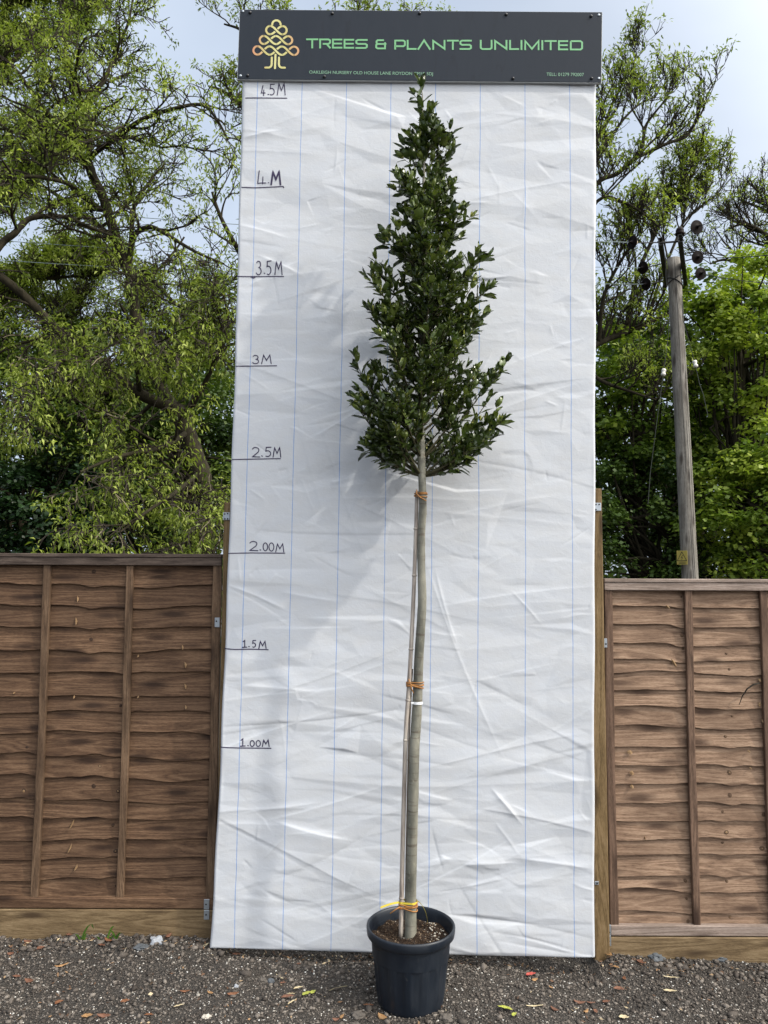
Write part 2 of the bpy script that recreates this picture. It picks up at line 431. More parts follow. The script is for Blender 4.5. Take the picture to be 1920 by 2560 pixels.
parts = [stones(52000, (-2.9, 3.1), (3.0, 4.30), .0022, .0060, g, 1.5, .3, tones=gt),
         stones(4200, (-2.9, 3.1), (3.0, 4.30), .0065, .013, g, 2.4, .35, tones=gt),
         stones(260, (-2.9, 3.1), (3.0, 4.28), .013, .024, g, 2.5, .3, tones=lambda r, n, s: r.random(n)*.7),
         stones(300, (1.15, 3.0), (4.02, 4.15), .008, .019, g, 2, .3, tones=lambda r, n, s: r.random(n)*.75),
         stones(160, (-2.2, -.8), (4.02, 4.16), .009, .020, g, 2, .3, tones=lambda r, n, s: r.random(n)*.75)]
Vs, Fs, Ts, o0 = [], [], [], 0
for V, F, T in parts: Vs.append(V); Fs.append(F+o0); Ts.append(T); o0 += len(V)
o = np_mesh('gravel', np.vstack(Vs), np.vstack(Fs), GRAVEL, tone=np.concatenate(Ts))
tag(o, 'dark grey gravel with small white chips spread in front of the fence', 'gravel', kind='stuff')

# ------------------------------------------------------------------ the measuring board
BD, BYAW, BRHO, BX0, BW, BTOP = 4.0547, .0132, .0146, -.8543, 1.9226, 5.0
def bpos(u, v, d=0.0):                 # d: towards the camera
    a = u*math.cos(BRHO)+v*math.sin(BRHO); b = -u*math.sin(BRHO)+v*math.cos(BRHO)
    cy, sy = math.cos(BYAW), math.sin(BYAW)
    return Vector((BX0 + a*cy - d*sy, BD - a*sy - d*cy, b))
BN = (bpos(0,0,1)-bpos(0,0,0)).normalized()
def buv(px, py, d=0.0):                # pixel -> board coordinates
    P0 = bpos(0, 0, d); r = ray(px, py); C = Vector((0,0,CAM_H))
    t = (P0-C).dot(BN)/r.dot(BN); Q = C + r*t - P0
    eu = (bpos(1,0,d)-P0); ev = (bpos(0,1,d)-P0)
    return Q.dot(eu), Q.dot(ev)
NU, NV = 420, 1000
UU = np.linspace(0, 1, NU); VV = np.linspace(0, 4.66, NV)
U0, V0 = np.meshgrid(UU, VV)
left = np.interp(V0, [0, .25, .6, 1, 1.5, 2, 3, 4, 5], [-.020, -.012, -.003, .001, .004, .006, .006, -.003, -.008]) + .003*np.sin(V0*9.3)*np.exp(-V0*.2)
right = np.interp(V0, [0, 1, 2, 3, 4, 5], [BW+.002, BW+.003, BW+.008, BW+.014, BW+.019, BW+.023]) + .002*np.sin(V0*7.7+2)
Ug = left + (right-left)*U0
bot = .005*np.sin(Ug*4.1+.4) + .002*np.sin(Ug*17)
Vg = V0 + bot*np.exp(-V0*6)
rc = np.random.default_rng(21)
H = np.zeros_like(Ug)
def sm(x): x = np.clip(x, 0, 1); return x*x*(3-2*x)
def crease(u, v, ang, L, a, w1, w2, H):
    cu, su = math.cos(ang), math.sin(ang)
    t = (Ug-u)*cu + (Vg-v)*su; d = -(Ug-u)*su + (Vg-v)*cu
    d = d - .05*L*np.sin(t/L*3.0+u*9)*.5
    tp = sm((1-np.abs(t)/(L/2))*1.6)
    wid1 = w1; wid2 = w2*(.35+.65*tp)
    H += a*tp*np.where(d > 0, np.exp(-d/wid1), np.exp(d/wid2))
from mathutils.geometry import delaunay_2d_cdt
def crumple(n, amp, stretch, lo=-.2, hi=4.9, seed=0):
    """straight, connected folds: flat facets between random points of random height"""
    q = np.random.default_rng(seed); pu = q.uniform(-.2, BW+.2, n)/stretch; pv = q.uniform(lo, hi, n)
    pu = np.concatenate([pu, [-.4/stretch, (BW+.4)/stretch]*2]); pv = np.concatenate([pv, [-.4, -.4, 5.2, 5.2]]); ph_ = q.uniform(-1, 1, len(pu))*amp
    res = delaunay_2d_cdt([Vector((a, b)) for a, b in zip(pu, pv)], [], [], 0, 1e-6); vs = np.array([v_[:] for v_ in res[0]]); oi = [o_[0] if o_ else 0 for o_ in res[3]]; hh = ph_[oi]
    Uu = Ug/stretch; out_ = np.zeros_like(Ug); du = BW/(NU-1); dv = 4.66/(NV-1)
    for f_ in res[2]:
        a, b, c_ = vs[f_[0]], vs[f_[1]], vs[f_[2]]; den = (b[1]-c_[1])*(a[0]-c_[0])+(c_[0]-b[0])*(a[1]-c_[1])
        if abs(den) < 1e-9: continue
        j0 = max(0, int((min(a[1],b[1],c_[1])-.02)/dv)); j1 = min(NV, int((max(a[1],b[1],c_[1])+.02)/dv)+2)
        i0 = max(0, int((min(a[0],b[0],c_[0])*stretch-.03)/du)); i1 = min(NU, int((max(a[0],b[0],c_[0])*stretch+.03)/du)+2)
        if j1 <= j0 or i1 <= i0: continue
        x = Uu[j0:j1, i0:i1]; y = Vg[j0:j1, i0:i1]
        l1 = ((b[1]-c_[1])*(x-c_[0])+(c_[0]-b[0])*(y-c_[1]))/den; l2 = ((c_[1]-a[1])*(x-c_[0])+(a[0]-c_[0])*(y-c_[1]))/den; l3 = 1-l1-l2
        ins = (l1 >= -1e-6) & (l2 >= -1e-6) & (l3 >= -1e-6)
        out_[j0:j1, i0:i1][ins] = (l1*hh[f_[0]]+l2*hh[f_[1]]+l3*hh[f_[2]])[ins]
    return out_
H += crumple(300, .0048, 2.6, seed=31) + crumple(1500, .0019, 2.2, seed=32) + crumple(170, .0045, 3.2, -.1, 1.5, seed=33)*sm((1.5-Vg)/.5)
for k in range(110):                  # long shallow fold lines
    v = rc.uniform(-.05, 4.7) if rc.random() < .72 else rc.uniform(0, 1.4); u = rc.uniform(0, BW); dens = 1.1 if v < 1.4 else .7
    ang = rc.normal(0, .24) if rc.random() < .87 else rc.uniform(-1.3, 1.3)
    L = rc.uniform(.25, 1.25); a = rc.uniform(.0008, .0034)*dens*(1 if rc.random() < .6 else -1)
    w1 = rc.uniform(.0035, .012); w2 = rc.uniform(.015, .085)
    if rc.random() < .5: w1, w2 = w2, w1
    crease(u, v, ang, L, a, w1, w2, H)
for k in range(120):                  # short sharp creases
    v = rc.uniform(0, 4.65); u = rc.uniform(0, BW)
    crease(u, v, rc.uniform(-1.6, 1.6), rc.uniform(.05, .28), rc.uniform(.0008, .0026)*(1 if rc.random() < .6 else -1), rc.uniform(.003, .006), rc.uniform(.006, .022), H)
for (p0, p1, a, w1, w2) in [((1065,1375),(1260,1900),.0022,.006,.014), ((1085,1420),(1150,1620),.003,.005,.010), ((1255,2340),(1480,2392),.006,.02,.03), ((1215,2330),(1450,2380),-.005,.012,.03),
        ((680,2050),(890,2100),.006,.008,.06), ((600,2040),(800,2000),.004,.01,.05), ((1230,1970),(1300,2060),.007,.008,.015),
        ((600,730),(760,650),.003,.01,.06), ((640,640),(760,690),.004,.006,.04), ((590,560),(720,600),.003,.006,.04), ((610,345),(700,330),.005,.008,.03),
        ((560,1460),(720,1530),.006,.014,.03), ((700,1480),(850,1500),.003,.01,.03), ((800,1840),(900,1790),.003,.008,.03), ((600,1720),(800,1725),.005,.012,.05),
        ((1290,2150),(1480,2165),.007,.012,.03), ((1140,2155),(1290,2160),.006,.01,.03), ((640,2050),(1000,1950),.003,.008,.05), ((610,2330),(860,2385),-.004,.03,.05)]:
    ua, va = buv(*p0); ub, vb_ = buv(*p1)
    crease((ua+ub)/2, (va+vb_)/2, math.atan2(vb_-va, ub-ua), math.hypot(ub-ua, vb_-va)*1.15, a, w1, w2, H)
for k in range(20):                   # broad billows
    u, v = rc.uniform(0, BW), rc.uniform(0, 4.6); su, sv = rc.uniform(.25, .7), rc.uniform(.06, .16)
    H += rc.uniform(-.0045, .0045)*np.exp(-((Ug-u)/su)**2-((Vg-v-.2*(Ug-u)*rc.uniform(-1,1))/sv)**2)
e = np.minimum(np.minimum(Ug-left, right-Ug), np.minimum(Vg+.002, 9))
H = H*sm(e/.03+.15)
Hs = np.clip(H, -.012, .016)
RND = .012*np.clip(1-e/.012, 0, 1)**2   # the cloth rolls over the board's edge
Dd = .004 + Hs - RND
def hcloth(u, v):
    iu = np.clip(u/BW*(NU-1), 0, NU-1.001); iv = np.clip(v/4.66*(NV-1), 0, NV-1.001)
    a, b = int(iu), int(iv); fu, fv = iu-a, iv-b
    return float(Dd[b,a]*(1-fu)*(1-fv)+Dd[b,a+1]*fu*(1-fv)+Dd[b+1,a]*(1-fu)*fv+Dd[b+1,a+1]*fu*fv)
def grid_world(Ua, Va, Da):
    a = Ua*math.cos(BRHO)+Va*math.sin(BRHO); b = -Ua*math.sin(BRHO)+Va*math.cos(BRHO)
    cy, sy = math.cos(BYAW), math.sin(BYAW)
    return np.stack([BX0+a*cy-Da*sy, BD-a*sy-Da*cy, b], -1)
P = grid_world(Ug, Vg, Dd)
# rolled edges: one more ring behind, all round
ring = [(j, 0) for j in range(NV)][::-1] + [(0, i) for i in range(1, NU)] + [(j, NU-1) for j in range(1, NV)]
Vall = P.reshape(-1, 3)
back = np.array([P[j, i] - np.array(BN)*.062 for j, i in ring]); base = len(Vall)
i, j = np.meshgrid(np.arange(NU-1), np.arange(NV-1)); a = (j*NU+i).ravel()
F = np.stack([a, a+1, a+1+NU, a+NU], 1)
F2 = np.array([[ring[k][0]*NU+ring[k][1], base+k, base+k+1, ring[k+1][0]*NU+ring[k+1][1]] for k in range(len(ring)-1)])
uA = np.concatenate([Ug.ravel(), np.full(len(ring), .5)]); vA = np.concatenate([Vg.ravel(), np.full(len(ring), .0)])
BOARD = thing('measuring_board', 'tall white tarpaulin covered height board marked in half metres, behind the potted tree', 'height board', bpos(BW/2, 0, -.03))
np_mesh('tarpaulin', np.vstack([Vall, back]), np.vstack([F, F2]), TARP, BOARD, smooth=True, extra={'u': uA, 'v': vA})
m = MB()                               # timber frame behind the cloth
def bbox(mb_, u0, u1, v0, v1, d0, d1, **k):
    c = (bpos(u0,v0,d0)+bpos(u1,v1,d1))/2
    rot = Matrix((( (bpos(1,0)-bpos(0,0))[:]), ((bpos(0,0,-1)-bpos(0,0))[:]), ((bpos(0,1)-bpos(0,0))[:]))).transposed()
    mb_.box(c, (u1-u0, abs(d1-d0), v1-v0), rot=rot, **k)
for (u0,u1,v0,v1) in [(.02,.09,.01,4.98),(BW-.09,BW-.02,.01,4.98),(.09,BW-.09,.01,.08),(.09,BW-.09,4.9,4.98),(.09,BW-.09,1.6,1.67),(.09,BW-.09,3.3,3.37),(.93,1.0,.08,1.6)]:
    bbox(m, u0,u1,v0,v1,-.066,-.016, bev=.002)
m.build('timber_frame', W_TREATV, BOARD)

def ribbon(m, pts2, width, df, closed=False, round_=True):
    """flat stroke along 2-D board points; df(u,v) gives the offset from the board plane"""
    pts = [Vector(p) for p in pts2]; n = len(pts); L = []; Rr = []
    for i in range(n):
        if closed: a, b = pts[(i-1) % n], pts[(i+1) % n]
        else: a, b = pts[max(i-1,0)], pts[min(i+1,n-1)]
        d1 = (pts[i]-a); d2 = (b-pts[i])
        if d1.length < 1e-9: d1 = d2
        if d2.length < 1e-9: d2 = d1
        d1, d2 = d1.normalized(), d2.normalized(); t = (d1+d2)
        t = t.normalized() if t.length > 1e-6 else d1
        nrm = Vector((-t.y, t.x)); k = 1/max(.45, nrm.dot(Vector((-d1.y, d1.x))))
        L.append(pts[i]+nrm*width/2*k); Rr.append(pts[i]-nrm*width/2*k)
    ids = [(m.vert(bpos(p.x,p.y,df(p.x,p.y))), m.vert(bpos(q.x,q.y,df(q.x,q.y)))) for p, q in zip(L, Rr)]
    rngk = range(n if closed else n-1)
    for i in rngk:
        a, b = ids[i], ids[(i+1) % n]; m.face([a[0], a[1], b[1], b[0]])
    if not closed and round_:
        for e_, (p, q, d) in enumerate(((L[0], Rr[0], pts[0]-pts[1]), (L[-1], Rr[-1], pts[-1]-pts[-2]))):
            d = d.normalized(); c_ = (p+q)/2; s_ = (p-q)/2; ring_ = []
            for k in range(1, 5):
                a_ = math.pi*k/5; z_ = c_ + s_*math.cos(a_) + d*s_.length*math.sin(a_); ring_.append(m.vert(bpos(z_.x,z_.y,df(z_.x,z_.y))))
            A, B = ids[0] if e_ == 0 else ids[-1]
            f_ = [A]+ring_+[B]; m.face(f_ if e_ else f_)
def dense(pts, step=.006):
    o_ = [Vector(pts[0])]
    for p, q in zip(pts[:-1], pts[1:]):
        p, q = Vector(p), Vector(q); k = max(1, int((q-p).length/step))
        for i in range(1, k+1): o_.append(p.lerp(q, i/k))
    return o_
def arc(cx, cy, rx, ry, a0, a1, n=10):
    return [(cx+rx*math.cos(R(a0+(a1-a0)*i/n)), cy+ry*math.sin(R(a0+(a1-a0)*i/n))) for i in range(n+1)]
# hand-written glyphs in a unit box, y down
HG = {'4': [[(.42,0),(.05,.72),(.95,.72)], [(.62,.42),(.58,1.0)]], '4b': [[(.2,0),(.0,.92),(.5,.90),(.98,.9)], [(.62,.45),(.58,.98)]],
      '5': [[(.92,.02),(.25,.04),(.18,.42)] + arc(.42,.68,.46,.30,-110,120), ],
      '3': [arc(.40,.24,.42,.24,-150,60,10)+arc(.40,.73,.52,.27,-80,150,12)],
      '2': [arc(.45,.26,.42,.26,-160,20,8)+[(.75,.5),(.05,.96),(.98,.98)]],
      '1': [[(.15,.2),(.5,.02),(.5,.98)], [(.0,1.0),(.98,.97)]],
      '0': [arc(.5,.5,.46,.5,-100,262,18)],
      'M': [[(.02,1.0),(.22,.02),(.52,.62),(.86,.0),(1.0,1.0)]],
      'N': [[(.06,1),(.1,.02),(.5,.6),(.9,.02),(.96,1)]],
      '.': [[(.2,.4),(.8,.6)]]}
def mark(glyphs, under, fn, label, w_=.0052, bold=()):
    m = MB(); df = lambda u, v: hcloth(u, v)+.0016
    for gi, (ch, x0, x1, y0, y1) in enumerate(glyphs):
        for st in HG[ch]:
            P_ = [buv(*fn(x0+(x1-x0)*x, y0+(y1-y0)*y)) for x, y in st]
            ribbon(m, dense(P_), w_*(1.9 if gi in bold else 1), df)
    for st in under: ribbon(m, dense([buv(*fn(*q)) for q in st]), w_*.95, df)
    o = m.build('height_mark', INK, BOARD); tag(o, label)
f1 = lambda x, y: (560+x/3.073, 180+y/3.073); f2_ = lambda x, y: (x*1.1573, y*1.1573); f3_ = lambda x, y: (540+x/3.402, 1250+y/3.402)
mark([('4',288,320,112,190),('.',338,348,176,184),('5',350,393,98,185),('M',410,472,92,183)], [[(147,207),(300,208),(485,208)]], f1, 'handwritten 4.5M height mark')
mark([('4b',260,325,765,865),('.',338,348,850,858),('M',362,435,770,868)], [[(125,889),(240,891),(350,887),(455,882),(460,892)]], f1, 'handwritten 4.M height mark', bold=(2,))
mark([('3',252,290,1457,1560),('.',308,318,1545,1555),('5',325,368,1455,1562),('M',392,448,1460,1562)], [[(105,1573),(215,1573),(300,1575),(460,1575)],[(205,1574),(225,1584),(240,1580),(238,1572)]], f1, 'handwritten 3.5M height mark')
mark([('3',547,560,768,786),('M',565,586,767,786)], [[(510,791.5),(598,790.5)]], f2_, 'handwritten 3M height mark')
mark([('2',545,562,967,988),('.',565,568,984,987),('5',572,587,966,987),('M',590,607,967,988)], [[(502,993),(606,991)]], f2_, 'handwritten 2.5M height mark')
mark([('2',285,358,352,432),('.',373,383,420,430),('0',400,442,365,432),('0',450,495,365,435),('M',508,578,372,442)], [[(105,454),(300,450),(587,452)]], f3_, 'handwritten 2.00M height mark')
mark([('1',228,265,1192,1252),('.',278,288,1242,1250),('5',308,343,1192,1252),('M',365,428,1200,1262)], [[(70,1262),(160,1270),(300,1267),(445,1272)]], f3_, 'handwritten 1.5M height mark')
mark([('1',208,250,2030,2092),('.',268,278,2084,2092),('0',290,328,2045,2095),('0',340,380,2045,2095),('M',393,452,2040,2097)], [[(38,2101),(200,2107),(468,2111)]], f3_, 'handwritten 1.00M height mark')

# ------------------------------------------------------------------ the sign
SD = .026                              # face of the sign, towards the camera
TL, TR_, BL, BR_ = buv(600.4,24,SD), buv(1505,30.7,SD), buv(593.8,197,SD), buv(1503,205.5,SD)
sc0 = bpos((TL[0]+TR_[0])/2, BL[1], SD)
SIGN = thing('name_sign', 'anthracite nursery name sign screwed across the top of the white board', 'sign', sc0)
m = MB()
def slab(m, q, d0, d1, mi=0):
    a = [m.vert(bpos(u, v, d1)) for u, v in q]; b = [m.vert(bpos(u, v, d0)) for u, v in q]
    m.face(a, mi); m.face(b[::-1], mi)
    for i in range(4): m.face([a[i], b[i], b[(i+1)%4], a[(i+1)%4]], mi)
slab(m, [BL, BR_, TR_, TL], SD-.003, SD); m.build('face_panel', SIGN_M, SIGN)
m = MB()
def inset(q, e): 
    c_ = (sum(x for x, _ in q)/4, sum(y for _, y in q)/4)
    return [(x+(e if x < c_[0] else -e), y+(e if y < c_[1] else -e)) for x, y in q]
q0 = inset([BL,BR_,TR_,TL], -.003)
slab(m, q0, SD-.018, SD-.003); m.build('edge_trim', SIGN_E, SIGN)
def fs(s_, ox, oy): return lambda x, y: buv(ox+x/s_, oy+y/s_, SD)
fe, fa, fb = fs(11.85,620,40), fs(4.484,750,80), fs(3.95,1100,80)
flat = lambda u, v: SD+.0012
m = MB(); WL = .0112
def est(pts): ribbon(m, [fe(*p) for p in pts], WL, flat)
est(arc(843,258,125,125,180,360,16))
for yc, A_, lobes in ((425,122,[660,1025]), (718,120,[470,830,1190]), (1030,124,[285,640,1005,1365])):
    slope = .012
    yy = lambda x: yc + slope*(x-830)
    for x0, x1 in zip(lobes[:-1], lobes[1:]):
        down = [(x0+(x1-x0)*t/20, yy(x0+(x1-x0)*t/20) - A_*math.cos(math.pi*t/20)) for t in range(21)]
        upp = [(x0+(x1-x0)*t/20, yy(x0+(x1-x0)*t/20) + A_*math.cos(math.pi*t/20)) for t in range(21)]
        est(down); ribbon(m, [fe(*p) for p in upp[:9]], WL, flat, round_=False); ribbon(m, [fe(*p) for p in upp[12:]], WL, flat, round_=False)
    l0, l1 = lobes[0], lobes[-1]
    est(arc(l0, yy(l0), A_, A_, 90, 270, 16)); est(arc(l1, yy(l1), A_, A_, -90, 90, 16))
est([(815,1150),(808,1350),(800,1550)])
est([(705,1235),(703,1400)]+arc(610,1430,92,102,0,90,8)[1:]+[(515,1532)])
est([(920,1235),(917,1400)]+[(917+92-92*math.cos(R(a)), 1432+100*math.sin(R(a))) for a in range(10,91,10)]+[(1095,1536)])
em = m.build('tree_emblem', GOLD, SIGN); tag(em, 'gold tree emblem of interlaced loops')
cen = bpos(*fe(830,800), SD); co_ = cen - wloc(SIGN)     # centre its own coordinates on the emblem
for vv_ in em.data.vertices: vv_.co -= co_
em.location = co_
def rr(x0,y0,x1,y1,r=.16):             # rounded corner helper
    return None
SG = {'T': [[(0,.08),(1,.08)],[(.5,.08),(.5,1)]],
 'R': [[(.08,1),(.08,.08),(.78,.08),(.92,.18),(.92,.42),(.78,.54),(.3,.54)],[(.62,.54),(.95,1)]],
 'E': [[(1,.08),(.08,.08),(.08,.92),(1,.92)],[(.08,.5),(.96,.5)]],
 'S': [[(1,.08),(.2,.08),(.07,.18),(.07,.4),(.2,.5),(.82,.5),(.94,.6),(.94,.82),(.82,.92),(0,.92)]],
 '&': [[(.78,.08),(.2,.08),(.1,.18),(.1,.36),(.2,.46),(1,.46)],[(.2,.46),(.07,.56),(.07,.82),(.18,.92),(.88,.92),(.88,.3)]],
 'P': [[(.08,1),(.08,.08),(.8,.08),(.92,.18),(.92,.54),(.8,.66),(.08,.66)]],
 'L': [[(.08,0),(.08,.92),(1,.92)]], 'A': [[(.06,1),(.5,.04),(.94,1)]], 'N': [[(.07,1),(.07,.10),(.93,.9),(.93,0)]],
 'U': [[(.07,0),(.07,.80),(.2,.92),(.8,.92),(.93,.80),(.93,0)]], 'I': [[(.5,0),(.5,1)]],
 'M': [[(.06,1),(.06,.08),(.5,.88),(.94,.08),(.94,1)]], 'D': [[(.07,.08),(.07,.92),(.82,.92),(.94,.8),(.94,.2),(.82,.08),(.07,.08)]]}
def words():
    global m
    o = m.build('lettering', GREENL, SIGN); m = MB()
m = MB(); nl_ = 0
for fnn, gl in ((fa, [('T',70,205,75,185),('R',215,348,76,185),('E',360,475,78,186),('E',490,607,80,187),('S',622,758,82,189),('&',846,968,85,195),('P',1057,1186,89,198),('L',1198,1306,90,200),('A',1312,1470,90,200),('N',1483,1630,90,201)]),
                (fb, [('T',68,185,79,178),('S',193,313,79,177),('U',393,518,79,178),('N',535,665,80,178),('L',684,780,80,178),('I',794,814,81,179),('M',832,982,82,180),('I',1000,1020,82,180),('T',1032,1152,83,181),('E',1166,1265,84,181),('D',1282,1410,84,182)])):
    for ch, x0, x1, y0, y1 in gl:
        if nl_ in (5, 6, 12): words()
        nl_ += 1
        for si, st in enumerate(SG[ch]):
            off = .0003*si
            ribbon(m, [fnn(x0+(x1-x0)*x, y0+(y1-y0)*y) for x, y in st], .0098, lambda u, v: SD+.0012+off, round_=False)
words()
def text_mesh(txt, q0, q1, cap, name, mat, parent):
    cu = bpy.data.curves.new('t', 'FONT'); cu.body = txt; cu.size = 1.0; cu.offset = .0
    to = bpy.data.objects.new('t', cu); col.objects.link(to); bpy.context.view_layer.update()
    me = bpy.data.meshes.new_from_object(to.evaluated_get(bpy.context.evaluated_depsgraph_get()))
    bpy.data.objects.remove(to)
    xs_ = [v_.co.x for v_ in me.vertices]; x0, x1 = min(xs_), max(xs_)
    u0, v0 = q0; u1, v1 = q1; off = wloc(parent)
    for v_ in me.vertices:
        s_ = (v_.co.x-x0)/(x1-x0); y_ = v_.co.y/.73*cap
        v_.co = bpos(u0+(u1-u0)*s_, v0+(v1-v0)*s_+y_, SD+.0013) - off
    me.materials.clear(); me.materials.append(mat); return link_mesh(name, me, parent)
text_mesh('OAKLEIGH NURSERY OLD HOUSE LANE ROYDON CM19 5DJ', fa(103,467), fa(1490,487), .0185, 'address_lettering', PALEG, SIGN)
text_mesh('TELL: 01279 792007', fb(1052,434), fb(1420,438), .0195, 'telephone_lettering', PALEG, SIGN)
fc = lambda x, y: buv(560+x/1.659, y/1.659, SD)
for k, (x, y) in enumerate([(108,53),(449,57),(811,56),(1170,61),(1522,68),(98,314),(416,319),(1198,326),(1524,326)]):
    m = MB(); u, v = fc(x, y); m.lathe([(.0088,0),(.0085,.004),(.006,.0075),(.002,.009),(.0001,.009)], bpos(u,v,SD), 14, axis=BN)
    tag(m.build('screw', BLACKM, SIGN, smooth=True), 'black capped screw')
for k, (x, y) in enumerate([(78,47),(1555,62),(68,314),(1555,325),(806,326)]):
    m = MB(); u, v = fc(x, y); m.lathe([(.0075,0),(.007,.002),(.004,.0035),(.0001,.003)], bpos(u,v,SD), 14, axis=BN)
    tag(m.build('screw', GALV, SIGN, smooth=True), 'bare silver screw')

# ------------------------------------------------------------------ fences
YF = 4.205
def wave1(x, seed, freqs=(1.3, 2.9, 6.1), amp=(1, .6, .3)):
    return sum(a_*math.sin(x*f_*2*math.pi*.5 + seed*(1.7+k)*3.1) for k, (f_, a_) in enumerate(zip(freqs, amp)))/1.5
def fence(x0, x1, ztop, zbot, nb, mats, battens, label, name='fence_panel', seed=1, stile_px=None, splits=(), wavy=1.0, knotM=None):
    slatM, upM, railM = mats; rs = random.Random(seed)
    T_ = thing(name, label, 'fence', ((x0+x1)/2, YF, zbot))
    m = MB()
    zt = ztop-.05; zb = zbot+.035
    ws = [rs.uniform(.82,1.18) for _ in range(nb)]; tot = sum(ws); zz = [zt]
    for w_ in ws: zz.append(zz[-1]-(zt-zb)*w_/tot)
    nxs = 150; gseed = rs.random()*9
    cuts = [(x0+.02, x1-.02)]
    for i in range(nb):
        if i % 4 == 0: gseed = rs.random()*9
        m.tone = rs.random(); am = rs.choice([.005, .008, .012, .010])*wavy; sd_ = gseed + i*.04
        am2 = am
        ztp = zz[i]+.018; zbt = zz[i+1]-.004; rowp = None; tilt = rs.uniform(-.004,.004)
        # a knot drags the lower edge down
        kx = [x0+.3+((gseed*37) % 1)*.5, x0+.9+((gseed*53) % 1)*.6]
        for k in range(nxs+1):
            x = x0+.02+(x1-x0-.04)*k/nxs
            wv = wave1(x, sd_)*am + rs.uniform(-.0009,.0009) + (.004*math.sin(x*61+i)*max(0, math.sin(x*7.3+sd_*5)-.6)) + tilt*(x-x0)
            for q in kx: wv -= .010*math.exp(-((x-q)/.045)**2)*math.copysign(1, math.sin(q*99))
            cup = .0015*math.sin(x*3+i)
            row = [m.vert((x, YF+.008, ztp)), m.vert((x, YF-.003+cup, (ztp+zbt)/2)), m.vert((x, YF-.0145+cup, zbt+wv+.001)),
                   m.vert((x, YF-.0130+cup, zbt+wv-.0008)), m.vert((x, YF-.001+cup, zbt+wv+.001))]
            if rowp:
                for a_ in range(4): m.face([rowp[a_], row[a_], row[a_+1], rowp[a_+1]], 0)
            rowp = row
        for q in kx + [x0+.15+((gseed*71) % 1)*1.5]:        # knots, in line from board to board as they were sawn
            if rs.random() < .45: continue
            kxx = q + rs.uniform(-.02,.02); f_ = rs.uniform(.35,.72); zk = ztp-.018+(zbt-ztp+.018)*f_; rk = rs.uniform(.005,.011)
            zm = (ztp+zbt)/2; yk = (YF-.003+(-.0115)*max(0,(zm-zk)/(zm-zbt))) - .0014
            for (rf, ms, dy) in ((1.0, 2, 0), (.55, 1 if rs.random() < .35 else 2, -.0006)):
                cn = m.vert((kxx, yk-dy*0-.0018-abs(dy), zk)); rg = []
                for a_ in range(12):
                    an = 2*math.pi*a_/12; rr4 = rk*rf*(1+.10*math.sin(an*2+i)+.06*math.sin(an*5+q*40)); zz_ = zk+rr4*math.sin(an)*1.15
                    rg.append(m.vert((kxx+rr4*math.cos(an)*1.25, YF-.003-.0115*max(0,(zm-zz_)/(zm-zbt))-.0010-abs(dy)+.0015*math.sin(kxx*3+i), zz_)))
                for a_ in range(12): m.face([cn, rg[a_], rg[(a_+1)%12]], ms)
    for (px, py, w_, h_, rot) in splits:      # torn knots and lifted bark, paler wood
        p = at(px, py, YF-.016); m.tone = rs.random()
        d = Vector((math.sin(rot), 0, math.cos(rot))); n_ = Vector((d.z, 0, -d.x)); ring_ = []
        a_ = m.vert(p+d*h_/2+Vector((0,.006,0))); b_ = m.vert(p-d*h_/2+Vector((0,-.012,0)))
        l_ = m.vert(p+n_*w_/2+Vector((0,.004,0))); r_ = m.vert(p-n_*w_/2+Vector((0,.004,0)))
        l2 = m.vert(p+n_*w_*.35-d*h_*.3+Vector((0,-.006,0))); r2 = m.vert(p-n_*w_*.3-d*h_*.38+Vector((0,-.006,0))); c_ = m.vert(p+Vector((0,-.008,0)))
        for f_ in ((a_,l_,c_),(a_,c_,r_),(l_,l2,c_),(c_,r2,r_),(l2,b_,c_),(c_,b_,r2)): m.face(list(f_), 1)
    o = m.build('lap_boards', [slatM, W_SPLIT, knotM], T_)
    def upright(nm, x, w_, za, zb_, yc, th, mat, sk=0.0):
        mm = MB(); mm.tone = rs.random(); nseg = 24; prev = None
        for k in range(nseg+1):
            t = k/nseg; z = za+(zb_-za)*t; ww = w_/2*(1+.05*math.sin(t*9+x*7)+.03*math.sin(t*23)); cx_ = x+.002*math.sin(t*7+x)+sk*(z-za)
            r_ = [mm.vert((cx_-ww, yc+th/2, z)), mm.vert((cx_-ww, yc-th/2+.002, z)), mm.vert((cx_-ww+.003, yc-th/2, z)), mm.vert((cx_+ww-.003, yc-th/2, z)), mm.vert((cx_+ww, yc-th/2+.002, z)), mm.vert((cx_+ww, yc+th/2, z))]
            if prev:
                for a_ in range(5): mm.face([prev[a_], prev[a_+1], r_[a_+1], r_[a_]])
            else: mm.face(r_[::-1])
            prev = r_
        mm.face(prev)
        return mm.build(nm, mat, T_)
    for xb in battens: upright('batten', xb, .038, zbot+.055, ztop-.063, YF-.0245, .021, upM)
    upright('stile', x0+.022, .044, zbot+.055, ztop-.063, YF-.0225, .025, upM); upright('stile', x1-.022, .044, zbot+.055, ztop-.063, YF-.0225, .025, upM)
    m = MB(); m.tone = rs.random(); m.box(((x0+x1)/2, YF-.030, ztop-.0415), (x1-x0, .034, .043), bev=.003); m.build('top_rail', railM, T_)
    m = MB(); m.tone = rs.random(); m.box(((x0+x1)/2, YF-.016, ztop-.010), (x1-x0+.004, .074, .0195), bev=.003); m.build('capping_strip', railM, T_)
    m = MB(); m.tone = rs.random(); m.box(((x0+x1)/2, YF-.028, zbot+.0285), (x1-x0, .032, .053), bev=.004); m.build('bottom_rail', railM if railM is not W_LEFTR else W_LEFT, T_)
    return T_
zLt = at(300,1384,YF-.05).z; zLb = at(300,2272,YF-.04).z; zRt = at(1700,1447,YF-.05).z; zRb = at(1700,2341,YF-.04).z
xLe = at(551,1700,YF).x; xRs = at(1513,1900,YF).x
